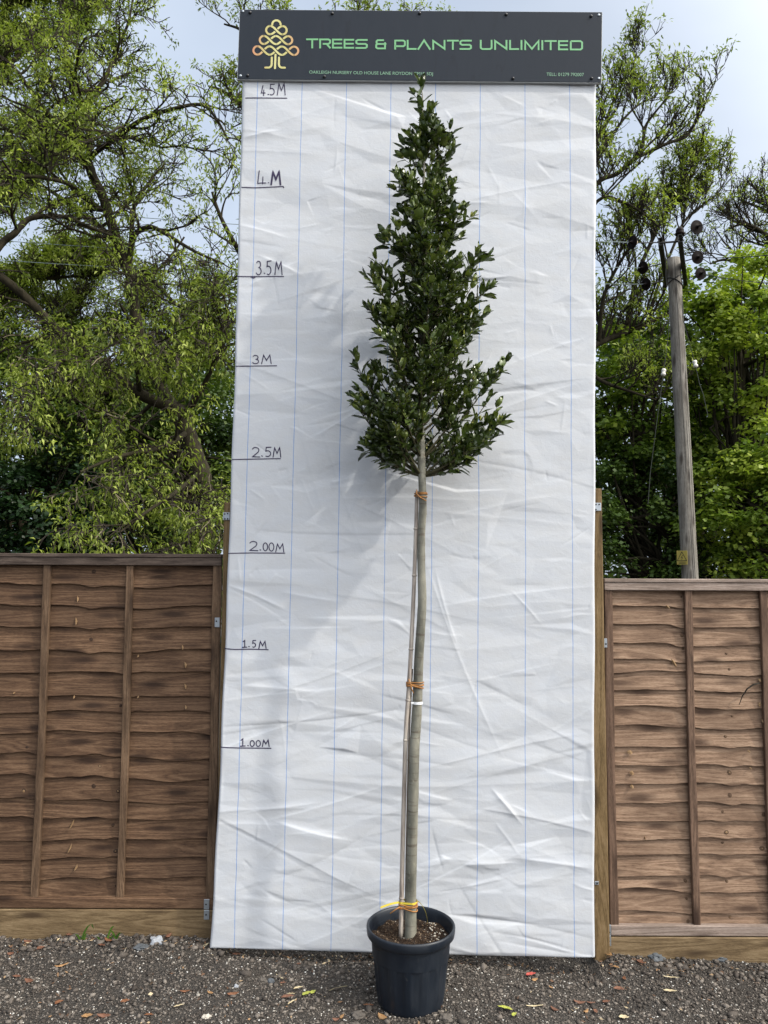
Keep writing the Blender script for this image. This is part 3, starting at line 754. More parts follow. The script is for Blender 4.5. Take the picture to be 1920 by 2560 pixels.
FL = fence(xLe-1.83, xLe, zLt, zLb, 16, (W_LEFT, W_LEFTV, W_LEFTR), [at(317,1700,YF-.03).x, at(102,1850,YF-.03).x, at(102,1850,YF-.03).x-.45],
   'dark brown waney lap fence panel left of the white board', seed=5, wavy=1.35, knotM=W_KNOT,
   splits=[(194,1497,.012,.036,-.25),(190,1553,.013,.045,-.2),(463,1662,.016,.034,-.3),(463,1716,.016,.03,-.4),(456,1618,.012,.03,-.3),(185,1742,.011,.02,-.1),(35,1732,.013,.010,0),(345,1742,.011,.012,0),(175,2120,.010,.05,.3),(180,2060,.012,.05,.35),(190,2168,.014,.03,.3),(464,1768,.014,.02,-.4),(345,1640,.012,.015,0)])
FR = fence(xRs, xRs+1.83, zRt, zRb, 19, (W_RIGHT, W_RIGHTV, W_RIGHTR), [at(1731,1900,YF-.03).x, at(1922,1900,YF-.03).x, at(1731,1900,YF-.03).x+.9],
   'lighter brown waney lap fence panel right of the white board', seed=12, wavy=1.2, knotM=W_KNOT2,
   splits=[(1668,1516,.016,.032,-.7),(1684,1656,.018,.052,-.45),(1575,1880,.030,.022,.2),(1580,1932,.026,.02,.2),(1580,1966,.022,.02,.1),(1872,1878,.014,.012,0),(1905,1648,.018,.03,-.6),(1900,1760,.018,.03,.6),(1908,1800,.02,.03,.5),(1912,1846,.02,.03,.4),(1612,2094,.008,.02,0),(1876,1920,.012,.010,0),(1900,1700,.02,.02,.5)])
def plank(name, x0, x1, z0, z1, yc, th, mat, label, cat):
    c_ = Vector(((x0+x1)/2, yc, z0)); T_ = MB(); T_.tone = .3
    T_.box(((x0+x1)/2, yc, (z0+z1)/2), (x1-x0, th, z1-z0), bev=.004)
    o = T_.build(name, mat); o.data.transform(Matrix.Translation(-c_)); o.location = c_
    return tag(o, label, cat)
plank('gravel_board', xLe-1.83, xLe+.018, zLb-.20, zLb-.0025, YF-.032, .03, W_TREAT, 'wide treated gravel board under the dark left fence panel', 'gravel board')
plank('gravel_board', xRs-.02, xRs+1.83, zRb-.20, zRb-.0025, YF-.032, .03, W_TREAT, 'wide treated gravel board under the lighter right fence panel', 'gravel board')
# posts carrying the board
xpL = at(559,1300,4.14).x; xpR = at(1506,1300,4.14).x; zpL = at(565,1256,4.14).z; zpR = at(1495,1221,4.14).z
def post(xa, xb, zt, label):
    T_ = thing('timber_post', label, 'post', ((xa+xb)/2, 4.168, -.2)); m = MB(); m.tone = .15
    m.box(((xa+xb)/2, 4.168, (zt-.2)/2), (xb-xa, .052, zt+.2), bev=.004); m.build('shaft', W_TREATV, T_); return T_
PL = post(xpL, xpL+.08, zpL, 'green brown timber post at the left edge of the white board')
PR = post(xpR-.08, xpR, zpR, 'green brown timber post at the right edge of the white board')
def plate(pxa, pya, pxb, pyb, Y, parent, name='bracket', holes=()):
    a, b = at(pxa, pya, Y), at(pxb, pyb, Y); c_ = (a+b)/2
    m = MB(); m.box(c_, (abs(b.x-a.x), .003, abs(a.z-b.z)), bev=.001); o = m.build(name, GALV, parent)
    for (px, py) in holes:
        q = at(px, py, Y-.002); mm = MB(); mm.lathe([(.0045,0),(.004,.002),(.0001,.0025)], q, 10, axis=(0,-1,0)); mm.build('screw', STEELD, o)
    return o
plate(558,1281,574,1300,4.036+.10,PL,'bracket',[(562,1285),(569,1284),(562,1297),(569,1297)])
plate(1486,1257,1503,1277,4.136,PR,'bracket',[(1490,1261),(1498,1261),(1490,1274)])
plate(537,1544,549,1568,YF-.0385,FL,'panel_clip',[(541,1553)]); plate(510,2248,523,2273,YF-.0475,FL,'panel_clip',[(515,2261)]); plate(510,2275,523,2299,YF-.0495,FL,'panel_clip',[(515,2287)])
plate(1506,1596,1518,1619,YF-.0385,FR,'panel_clip',[(1515,1610)]); plate(1516,2312,1528,2338,YF-.0475,FR,'panel_clip',[(1524,2331)]); plate(1516,2339,1528,2365,YF-.0495,FR,'panel_clip',[(1523,2353)])
plate(1487,2203,1497,2212,4.138,PR,'bracket',[(1493,2208)])
# twig caught in the right fence
m = MB(); m.tube([at(1848,1762,YF-.03), at(1856,1740,YF-.045), at(1868,1722,YF-.05), at(1884,1711,YF-.05), at(1898,1708,YF-.03)], [.0015,.003,.004,.005,.004], 6)
tag(m.build('twig', TWIG), 'dark bent twig stuck between the boards of the right fence panel', 'twig')
# ------------------------------------------------------------------ pot, soil, potted tree
PY = 3.68
pc = at(1027, 2310, PY); PX = pc.x; ZR = pc.z; ZB = gheight(np.array(PX), np.array(PY)).item() - .004; PH = ZR-ZB
POT = thing('plant_pot', 'large dark blue black plastic plant pot on the gravel', 'plant pot', (PX, PY, ZB))
M = Mat('dark_blue_black_plastic', (.012,.017,.026), .42, 0, .5)
f = M.noise(M.coord((1,1,.5)), 9, 5, .65, .3); M.color(M.mix(M.rng(f, .45, .75, 0, .5), (.006,.010,.017), (.022,.027,.034))); f9 = M.noise(M.coord((1,1,.8)), 26, 5, .75, 1.2); M.color(M.mix(M.rng(f9, .62, .74, 0, .55), M.mix(M.rng(f, .45, .75, 0, .5), (.006,.010,.017), (.022,.027,.034)), (.075,.075,.070)))
f2 = M.noise(M.coord((1,1,.6)), 90, 3, .6); M.l(M.rng(f, .3, .7, .32, .55), M.b.inputs['Roughness']); M.bump(f2, .08, .002)
PLASTIC = M.m
def flute(r, z, a):
    if .03 < z < PH-.10: return r*(1+.016*(1 if math.sin(a*14) > 0 else -1)*min(1, abs(math.sin(a*14))*4)*min(1,(z-.03)/.03)*min(1,(PH-.10-z)/.02))
    return r
m = MB()
m.lathe([(.0001,.012),(.10,.012),(.135,.010),(.146,.0),(.1495,.004),(.151,.02),(.1535,.035),(.158,.08),(.163,.13),(.168,.18),(.172,PH-.125),(.1735,PH-.105),(.1775,PH-.098),(.1795,PH-.08),(.183,PH-.045)], (PX,PY,ZB), 168, fn=flute)
m.build('body', PLASTIC, POT, smooth=True)
m = MB()
m.lathe([(.183,PH-.046),(.196,PH-.044),(.2010,PH-.038),(.2035,PH-.022),(.2045,PH-.008),(.2030,PH-.002),(.1985,PH+.001),(.1935,PH-.002),(.1905,PH-.008),(.1875,PH-.03),(.180,PH-.08),(.176,PH-.13)], (PX,PY,ZB), 96)
m.build('rim', PLASTIC, POT, smooth=True)
M = Mat('dark_potting_compost', (.03,.02,.014), .95, 0, .15)
f = M.noise(M.coord(), 110, 5, .7); M.color(M.ramp(f, [(.3, (.012,.008,.006)), (.55, (.040,.025,.016)), (.8, (.11,.073,.045))])); M.bump(f, .9, .008)
COMP = M.m
ZS = ZR-.058
def soil_z(x, y):
    dx, dy = x-PX, y-PY
    return ZS + .010*np.sin(dx*31+1)*np.cos(dy*27) + .005*np.sin(dx*80+dy*66) - .012*np.exp(-((dx+.04)**2+(dy)**2)/.0016) + .006*np.exp(-(dx**2+dy**2)/.01)
rr_ = np.concatenate([[0.0005], np.linspace(.006, .184, 34)]); aa = np.linspace(0, 2*np.pi, 97)[:-1]
Rg, Ag = np.meshgrid(rr_, aa, indexing='ij'); sx = PX+Rg*np.cos(Ag); sy = PY+Rg*np.sin(Ag)
V = np.stack([sx.ravel(), sy.ravel(), (soil_z(sx, sy)+RNG.normal(0,.0012,sx.shape)).ravel()], 1)
F = [[i*96+k, (i+1)*96+k, (i+1)*96+(k+1)%96, i*96+(k+1)%96] for i in range(len(rr_)-1) for k in range(96)]
SOIL = np_mesh('soil', V, F, COMP, POT, smooth=True); tag(SOIL, 'dark brown compost in the pot')
inpot = lambda x, y: (x-PX)**2+(y-PY)**2 < .174**2
g2 = np.random.default_rng(5)
V, F, T = stones(2600, (PX-.18,PX+.18), (PY-.18,PY+.18), .0012, .005, g2, 2, .3, zfun=soil_z, tones=lambda r,n,s: r.random(n), mask=inpot)
M = Mat('compost_crumbs', (.04,.03,.02), .95); M.color(M.ramp(M.attr(), [(0,(.014,.009,.006)),(.7,(.05,.032,.02)),(.93,(.13,.085,.05)),(1,(.25,.19,.12))])); CRUMB = M.m
o = np_mesh('compost_crumbs', V, F, CRUMB, POT, tone=T); tag(o, kind='stuff')
def pm(x, y): return inpot(x, y) & (((x-PX) > .03) & (g2.random(len(x)) < .45+2*(x-PX)) | (g2.random(len(x)) < .12))
V, F, T = stones(150, (PX-.17,PX+.17), (PY-.17,PY+.17), .0015, .0052, g2, 1.5, .5, zfun=soil_z, tones=lambda r,n,s: r.random(n), mask=pm)
V2, F2, T2 = stones(34, (PX+.09,PX+.165), (PY-.02,PY+.13), .0022, .006, g2, 1.2, .5, zfun=soil_z, tones=lambda r,n,s: r.random(n), mask=inpot)
PERL = simple('white_perlite', (.50,.46,.39), .9, var=.25, nscale=200)
o = np_mesh('perlite', np.vstack([V,V2]), np.vstack([F,F2+len(V)]), PERL, POT); tag(o, kind='stuff')

def lerp_path(pp, k=6):
    """Catmull-Rom through points"""
    P_ = [Vector(p) for p in pp]; o_ = []
    for i in range(len(P_)-1):
        a, b, c_, d = P_[max(i-1,0)], P_[i], P_[i+1], P_[min(i+2,len(P_)-1)]
        for s_ in range(k):
            t = s_/k; o_.append(.5*((2*b)+(c_-a)*t+(2*a-5*b+4*c_-d)*t*t+(3*b-a-3*c_+d)*t**3))
    o_.append(P_[-1]); return o_
TREE = thing('bay_tree', 'tall clipped bay tree with glossy dark leaves on a bare stem, standing in the pot', 'tree', (PX, PY, ZS))
tp = [(1026,2362),(1027,2250),(1028,2200),(1032,2040),(1036,1880),(1039,1830),(1043.5,1750),(1047,1650),(1052,1570),(1055.5,1500),(1053.5,1420),(1053.5,1335),(1057,1275),(1056,1220),(1053,1130),(1051,1040),(1053,900),(1056,760),(1060,600),(1059,485),(1060,380),(1056,300),(1056,240),(1050,212)]
tw = [.031,.0272,.026,.0255,.0250,.0248,.0245,.0235,.0225,.0220,.0200,.0195,.0200,.0195,.0205,.0180,.0150,.0120,.0095,.0080,.0060,.0042,.0032,.0015]
TP = [at(px, py, PY+.012*math.sin(i*1.3)) for i, (px, py) in enumerate(tp)]
path = lerp_path(TP, 6); rad = np.interp(np.linspace(0, len(tw)-1, len(path)), range(len(tw)), tw)
kn = np.zeros(len(path)); kr = random.Random(8)
for _ in range(26):
    i_ = kr.randrange(2, int(len(path)*.62)); kn[i_] = kr.uniform(-.04,.07)
m = MB(); m.tube(path, list(rad*.95*(1+kn)), 20); m.build('trunk', BAYBARK, TREE, smooth=True)
def trunk_at(z):
    for a, b in zip(path[:-1], path[1:]):
        if a.z <= z <= b.z: return a.lerp(b, (z-a.z)/max(1e-6, b.z-a.z))
    return path[-1].copy()
# crown outline in photo pixels (displayed at 0.864): y, left, right
OUT = np.array([(186,895,918),(225,893,922),(245,880,930),(265,878,940),(320,866,985),(360,855,988),(400,853,990),(440,868,1000),(470,862,1015),(505,822,1012),(560,812,1043),(620,775,1064),(680,785,1060),(740,800,1050),(790,752,1092),(840,758,1085),(880,752,1070),(910,757,1098),(950,778,1085),(985,790,1040),(1010,835,1015),(1030,880,960)])*1.1573
OZ = np.array([at(1050, y, PY).z for y in OUT[:,0]])
OL = np.array([at(1052, y, PY).x - at(x, y, PY).x for y, x, _ in OUT]); OR_ = np.array([at(x, y, PY).x - at(1052, y, PY).x for y, _, x in OUT])
rb = random.Random(4); shoots = []; mB = MB()
def grow(p, tip, r0, sag=.10, n=7):
    p, tip = Vector(p), Vector(tip); L = (tip-p).length; mid = p.lerp(tip, .5) + Vector((0,0,-L*sag)) + Vector((rb.uniform(-1,1), rb.uniform(-1,1), 0))*L*.05
    return [(p*(1-t)**2 + mid*2*t*(1-t) + tip*t*t) for t in [i/n for i in range(n+1)]]
def add_branch(z_t, phi, scale=1.0):
    c_, s_ = math.cos(phi), math.sin(phi)
    rl, rr2 = np.interp(z_t, OZ[::-1], OL[::-1]), np.interp(z_t, OZ[::-1], OR_[::-1])
    wR = .5+.5*c_; rad_ = max(.03, (rr2*wR + rl*(1-wR))*scale - .032)
    tc_ = trunk_at(z_t); tip = Vector((tc_.x + rad_*c_, tc_.y + rad_*s_*.95, z_t))
    start = trunk_at(max(ZCB+.005, z_t - rad_*rb.uniform(.75,1.25) - .04))
    pth = grow(start, tip, 0); L = (tip-start).length
    mB.tube(pth, [.0016+.0055*min(1,L/.4)*(1-i/(len(pth)-1)) for i in range(len(pth))], 6)
    shoots.append((pth, .45 if L > .25 else .2))
    for k in range(2+int(L*9)):
        t = rb.uniform(.30,.92); i_ = int(t*(len(pth)-1)); q = pth[i_].lerp(pth[min(i_+1,len(pth)-1)], t*(len(pth)-1)-i_)
        d = (pth[-1]-pth[0]).normalized(); d = (d + Vector((rb.gauss(0,.55), rb.gauss(0,.55), rb.gauss(.35,.3)))).normalized()
        ll = rb.uniform(.07,.17)*(1.15-t*.5); e_ = q + d*ll
        rr3 = math.hypot(e_.x-tc_.x, e_.y-tc_.y)
        if rr3 > max(rl, rr2)*1.05: continue
        sp = grow(q, e_, 0, .08, 4); mB.tube(sp, [.0022,.0019,.0016,.0012,.0008], 5); shoots.append((sp, .12))
ZCB = at(1053, 1195, PY).z
ZT = at(1050, 212, PY).z
for (xx, yy_) in [(820,512),(776,612),(757,795),(752,882),(788,970),(798,988),(985,322),(1018,455),(1043,572),(1063,628),(1092,802),(1097,908),(1085,945),(1038,990),(1012,1008),(862,345),(826,585),(782,680),(1060,690),(1075,860),(770,840),(835,1008)]:
    q = at(xx*1.1573, yy_*1.1573, PY+rb.uniform(-.05,.05)); add_branch(q.z, 0 if xx > 908 else math.pi, .97)
for k in range(72):
    u_ = rb.random(); z_t = ZCB+.15 + (ZT-.14-ZCB-.15)*u_**1.08
    add_branch(z_t, rb.uniform(0, 2*math.pi), rb.uniform(.55,.97))
for (zf, ph0, sc0_) in ((.22,.0,.72),(.28,.35,.8),(.34,-.3,.78),(.40,.1,.85),(.30,-.8,.8),(.17,.4,.6),(.36,3.0,.8),(.26,3.3,.75)):
    add_branch(ZCB+(ZT-ZCB)*zf, ph0, sc0_)
for k in range(30):                    # short leafy spurs close to the stem
    z_t = ZCB+.25+(ZT-.45-ZCB)*rb.random(); add_branch(z_t, rb.uniform(0,2*math.pi), rb.uniform(.2,.5))
shoots.append((path[-14:], .05)); shoots.append((path[-30:-12], .1))
m2 = [at(1058,265,PY), at(1046,250,PY-.01), at(1036,238,PY)]; mB.tube(m2, [.003,.002,.0015], 5); shoots.append((m2, .1))
mB.build('branches', BAYTWIG, TREE, smooth=True)
# leaves: folded, slightly curled blades
def leaf_blades(C, D, N, Ln, Wd, curl, tone):
    n = len(C); D = D/np.linalg.norm(D, axis=1, keepdims=True); S = np.cross(D, N); S /= (np.linalg.norm(S, axis=1, keepdims=True)+1e-9); N = np.cross(S, D)
    T_ = [0,.17,.47,.80,1.0]; Wt = [0,.70,1.0,.74,0]; rows = []
    wvy = RNG.uniform(-1,1,(n,1))
    for t, wt in zip(T_, Wt):
        ctr = C + D*(Ln*t)[:,None] - N*(curl*Ln*t*t)[:,None]
        if wt == 0: rows.append([ctr]); continue
        up = N*(Wd*.5*wt*.35)[:,None]*(1+.6*wvy*math.sin(t*9))
        rows.append([ctr - S*(Wd*.5*wt)[:,None] + up, ctr, ctr + S*(Wd*.5*wt)[:,None] + up])
    V = np.stack([p for r_ in rows for p in r_], 1)     # n,11,3
    f4 = [(0,1,2,2),(0,2,3,3)]
    quads = []
    for a in (1,4): quads += [(a,a+3,a+4,a+1),(a+1,a+4,a+5,a+2)]
    tris = [(0,2,1),(0,3,2),(7,8,10),(8,9,10)]
    return V.reshape(-1,3), n, quads, tris
C, D, N, Ln, Wd, Cu, To = [], [], [], [], [], [], []
for pth, t0 in shoots:
    L = sum((b-a).length for a, b in zip(pth[:-1], pth[1:])); usable = L*(1-t0); nl = max(3, int(usable/.0285)); ga = rb.uniform(0,6.28)
    for k in range(nl+3):
        t = t0 + (1-t0)*min(1.0, (k+rb.random()*.5)/nl); x_ = t*(len(pth)-1); i_ = min(int(x_), len(pth)-2); p = pth[i_].lerp(pth[i_+1], x_-i_)
        ax = (pth[i_+1]-pth[i_]).normalized(); a = ga + k*2.4; o1 = ax.orthogonal().normalized(); o2 = ax.cross(o1)
        out_ = o1*math.cos(a)+o2*math.sin(a); tipf = max(0, (t-.8)/.2)
        d = (ax*(.75+.9*tipf) + out_*(1.0-.4*tipf) + Vector((0,0,.22))).normalized()
        nrm = (Vector((0,0,1))*.8 + ax*.6 - out_*.5 + Vector((rb.gauss(0,.3),rb.gauss(0,.3),rb.gauss(0,.3)))).normalized()
        C.append(p); D.append(d); N.append(nrm); l_ = rb.uniform(.060,.090)*(1-.25*tipf); Ln.append(l_); Wd.append(l_*rb.uniform(.36,.47)); Cu.append(rb.uniform(-.05,.22)); To.append(rb.uniform(0,.82)**1.1)
    if rb.random() < .5:
        ax = (pth[-1]-pth[-2]).normalized()
        for k in range(rb.randint(3,7)):
            C.append(pth[-1]); D.append((ax+Vector((rb.gauss(0,.35),rb.gauss(0,.35),.8+rb.random()*.4))).normalized()); N.append(Vector((rb.gauss(0,1),rb.gauss(0,1),.3)).normalized())
            l_ = rb.uniform(.024,.044); Ln.append(l_); Wd.append(l_*.33); Cu.append(0.0); To.append(rb.uniform(.86,1))
V, n, quads, tris = leaf_blades(np.array([c[:] for c in C]), np.array([c[:] for c in D]), np.array([c[:] for c in N]), np.array(Ln), np.array(Wd), np.array(Cu), None)
base = (np.arange(n)*11)
F = [[b+i for i in q] for b in base.tolist() for q in quads+tris]
me = bpy.data.meshes.new('leaves'); off = np.array(wloc(TREE)); me.from_pydata((V-off).tolist(), [], F); me.materials.append(L_BAY)
a_ = me.attributes.new('tone','FLOAT','POINT'); a_.data.foreach_set('value', np.repeat(np.array(To, dtype=np.float32), 11)); me.polygons.foreach_set('use_smooth', [True]*len(F)); me.update()
link_mesh('leaves', me, TREE); print('bay leaves', n)

# canes
def cane(pp, r, mat, label, nodes):
    base_ = Vector(pp[0]); T_ = lerp_path(pp, 5); m = MB(); L = len(T_)
    m.tube(T_, [r*(1-.15*i/L) for i in range(L)], 12)
    o = m.build('bamboo_cane', mat, smooth=True)
    for v_ in o.data.vertices: v_.co -= base_
    o.location = base_; tag(o, label, 'cane')
    for k in nodes:
        i_ = int(k*(L-2)); d = (T_[i_+1]-T_[i_]).normalized(); mm = MB(); c_ = T_[i_]
        mm.tube([c_-d*.005, c_-d*.0015, c_+d*.002, c_+d*.005], [r*1.0, r*1.14, r*1.10, r*1.0], 12); mm.build('node', STEELD if 0 else mat, o, smooth=True)
    return T_
CY = PY+.004
c1 = cane([at(1002.6,2345,CY), at(1004.7,2200,CY), at(1014,1850,CY+.003), at(1020,1750,CY+.004), at(1026,1650,CY+.002), at(1033.5,1500,CY+.010), at(1039,1350,CY+.012), at(1042.5,1228,CY+.018)], .0112, CANE2, 'thick pale bamboo cane tied along the left of the tree stem', [.12,.3,.47,.63,.8,.93])
c2 = cane([at(1014,2340,CY+.03), at(1016,2150,CY+.02), at(1022.5,1850,CY+.012), at(1027,1740,CY+.012), at(1031,1672,CY+.02)], .0050, CANE, 'thin brown bamboo cane between the thick cane and the tree stem', [.2,.5,.8])
# ties
def loop(z_px, rA, ra_extra=.0022, tilt=0.0, n=40, lift=0.0, phase=0.0):
    """closed loop round stem and cane at the height of pixel row z_px"""
    z = at(1040, z_px, PY).z; A = trunk_at(z); B = None
    for a, b in zip(c1[:-1], c1[1:]):
        if a.z <= z <= b.z: B = a.lerp(b, (z-a.z)/(b.z-a.z)); break
    if B is None: B = c1[-1]
    i_ = min(range(len(path)), key=lambda k: abs(path[k].z-z)); r1 = rad[i_]+ra_extra; r2 = .0100+ra_extra
    ex = Vector((A.x-B.x, A.y-B.y, 0)); dist = ex.length; ex.normalize(); ey = Vector((-ex.y, ex.x, 0))
    pts = []
    for k in range(n//2+1):
        a = -math.pi/2 + math.pi*k/(n//2); pts.append(A + ex*r1*math.cos(a) + ey*r1*math.sin(a))
    for k in range(n//2+1):
        a = math.pi/2 + math.pi*k/(n//2); pts.append(B + ex*r2*math.cos(a) + ey*r2*math.sin(a))
    c_ = (A+B)/2
    for p in pts: p.z = z + lift + tilt*((p-c_).dot(ex))*1.0 
    return pts
def strap(m, pts, h, th=.0012, closed=True):
    n = len(pts); ids = []
    for p in pts: ids.append([m.vert(p+Vector((0,0,h/2))), m.vert(p-Vector((0,0,h/2)))])
    for i in range(n if closed else n-1): a, b = ids[i], ids[(i+1)%n]; m.face([a[0],a[1],b[1],b[0]])
def tie(label, rows, tails, mat=RUBBER):
    z0 = at(1040, rows[0][0], PY).z; T_ = thing('tree_tie', label, 'tree tie', (TP[0].x, PY, z0)); m = MB()
    for (py, tilt, rr4) in rows:
        L_ = loop(py, .02, .0026, tilt); m.tube(L_+[L_[0]], rr4, 6, caps=False)
    m.build('band', mat, T_, smooth=True)
    for tl in tails:
        mm = MB(); mm.tube(tl, [.0028]*(len(tl)-1)+[.0024], 6); mm.build('loose_end', mat, T_, smooth=True)
YT = PY-.028
tie('orange rubber tie with crossed ends half way up the stem', [(1706,0,.0026),(1711,-.12,.0027),(1716,-.2,.0026),(1714,.1,.0024)],
    [[at(1022,1697,YT),at(1024,1706,YT-.004),at(1028,1713,YT-.004),at(1041,1717,YT-.004),at(1054,1719,YT)], [at(1026,1712,YT-.004),at(1029,1722,YT-.003),at(1034,1733,YT)]])
tie('brown rubber tie at the top of the cane under the crown', [(1233,0,.0026),(1237,.05,.0026),(1241,-.1,.0024)],
    [[at(1042,1224,YT),at(1041,1234,YT),at(1050,1243,YT-.003),at(1066,1252,YT)]])
tie('orange brown rubber tie low on the stem just above the compost', [(2263,-.15,.003),(2267,.1,.003),(2271,-.25,.003),(2266,.3,.0028)],
    [[at(999,2268,YT),at(990,2273,YT-.004),at(975,2284,YT-.01)]])
ys_ = thing('plastic_strap', 'yellow plastic strap round stem and cane above the pot, ends sticking out', 'strap', (TP[0].x, PY, at(1040,2256,PY).z))
m = MB(); strap(m, loop(2256, .02, .0035, 0), .009); m.build('band', YSTRAP, ys_)
m = MB(); strap(m, lerp_path([at(997,2256,YT), at(985,2258,YT-.01), at(970,2262,YT-.02), at(951,2269,YT-.03)], 4), .009, closed=False); m.build('loose_end', YSTRAP, ys_)
m = MB(); strap(m, lerp_path([at(1041,2251,YT), at(1050,2257,YT-.01), at(1062,2275,YT-.03), at(1068,2298,YT-.04), at(1069,2322,YT-.03)], 5), .0035, closed=False); m.build('loose_end', YSTRAP, ys_)
wb = MB(); z = at(1040,1757.5,PY).z; A = trunk_at(z); i_ = min(range(len(path)), key=lambda k: abs(path[k].z-z))
pts = [A+Vector((math.cos(a)*(rad[i_]+.0016), math.sin(a)*(rad[i_]+.0016), .0)) for a in np.linspace(0, 2*math.pi, 33)[:-1]]
strap(wb, pts, .012)
wt = thing('plant_label_band', 'white plastic band round the tree stem below the middle orange tie', 'band', (A.x, PY, z)); wb.build('band', WHITEP, wt)
m = MB(); m.box(at(1030.5,1757.5,PY-.012), (.012,.006,.008), bev=.001); m.build('buckle', WHITEP, wt)

# ------------------------------------------------------------------ utility pole
UY = 10.0
pt, pbm = at(1684,647,UY), at(1725.5,1450,UY); dz = (pt-pbm)/(pt.z-pbm.z); foot = pbm + dz*(-.15-pbm.z)
POLE = thing('utility_pole', 'weathered grey wooden electricity pole behind the right fence panel', 'utility pole', foot)
m = MB(); n_ = 30; pp = [foot.lerp(pt, i/n_) for i in range(n_+1)]
m.tube(pp, [.112-.027*i/n_ for i in range(n_)]+[.083], 28); m.build('shaft', W_POLE, POLE, smooth=False).data.polygons.foreach_set('use_smooth', [True]*0 or [True]*(28*n_)+[False]*2)
m = MB()
for (a0, z0_, z1_) in ((-1.75, 3.2, 6.05), (-1.35, .5, 3.9), (-1.0, 2.5, 5.6), (-1.55, 1.0, 2.6)):   # drying cracks: thin dark slivers let into the pole
    P0 = []
    for k in range(22):
        z_ = z0_+(z1_-z0_)*k/21; c_ = foot+dz*(z_-foot.z); r_ = .112-.027*(z_-foot.z)/(pt.z-foot.z)+.0008; a1 = a0+.03*math.sin(z_*4)
        P0.append(c_+Vector((math.cos(a1)*r_, math.sin(a1)*r_, 0)))
    m.tube(P0, [.001]+[.0028]*20+[.001], 4)
m.build('crack', BLACKP, POLE)
ZA = at(1660,660,UY).z-.05
def on_z(px, py): return at_z(px, py, ZA)
arms = [(on_z(1646.5,604), on_z(1663,707)), (on_z(1695.5,596), on_z(1710,707))]
for a, b in arms:
    m = MB(); d = (b-a).normalized(); n3 = d.cross(Vector((0,0,1))).normalized()
    rot = Matrix((n3[:], d[:], (0,0,1))).transposed(); c_ = (a+b)/2; L = (b-a).length
    m.box(c_, (.012,L,.10), rot=rot); m.box(c_+n3*.0255+Vector((0,0,.046)), (.039,L,.008), rot=rot); m.box(c_+n3*.0255-Vector((0,0,.046)), (.039,L,.008), rot=rot)
    m.build('crossarm', STEELD, POLE)
m = MB()
a, b = arms
m.tube([a[0].lerp(a[1],.03), b[0].lerp(b[1],.06)], .012, 6); m.build('tie_rod', STEELD, POLE)
m = MB(); m.tube([a[0].lerp(a[1],.9), b[0].lerp(b[1],.9)], .012, 6)
m.build('tie_rod', STEELD, POLE)
m = MB()
def disc_profile(s=1.0): return [(.012*s,-.07*s),(.03*s,-.06*s),(.034*s,-.02*s),(.06*s,-.012*s),(.085*s,.0),(.088*s,.008*s),(.078*s,.010*s),(.070*s,.004*s),(.062*s,.014*s),(.052*s,.006*s),(.044*s,.016*s),(.03*s,.008*s),(.016*s,.03*s),(.008*s,.06*s)]
def insulator(ctr, axis, armpt, capm, s=1.0):
    ax = Vector(axis).normalized()
    root_ = MB(); root_.lathe(disc_profile(s)[2:], ctr, 28, axis=ax); o = root_.build('insulator', PORC_B, POLE, smooth=True)
    mm = MB(); mm.lathe([(.001,-.075*s),(.014*s,-.072*s),(.030*s,-.058*s),(.034*s,-.018*s)], ctr, 20, axis=ax); mm.build('cap', capm, o, smooth=True)
    mm = MB(); mm.tube([ctr-ax*.06*s, armpt], .007, 6); mm.build('rod', STEELD, POLE)
fI = lambda x, y: (1550+x/6.636, 520+y/6.636)
lefts = [((212,570), .02, PORC_C), ((385,990), .5, PORC_W), ((437,1265), .93, PORC_W)]
for (q, t, cm) in lefts:
    arm = arms[0][0].lerp(arms[0][1], t); c_ = at(*fI(*q), arm.y-.05); insulator(c_, (c_-arm)+Vector((0,-.10,0)), arm, cm, .95)
rights = [((1270,320), .03), ((1283,820), .5), ((1333,1090), .95)]
rend = []
for (q, t) in rights:
    arm = arms[1][0].lerp(arms[1][1], t); c_ = at(*fI(*q), arm.y-.32); insulator(c_, (c_-arm).normalized()*.7+Vector((.15,-.85,-.2)), arm, PORC_B, .95); rend.append(c_)
c_ = arms[1][0].lerp(arms[1][1], .04)+Vector((.02,0,.06)); mm = MB(); mm.lathe([(.03,.0),(.055,.01),(.06,.03),(.045,.05),(.05,.06),(.045,.08),(.02,.11),(.001,.12)], c_, 24); tag(mm.build('insulator', PORC_B, POLE, smooth=True), 'upright pin insulator on the crossarm')
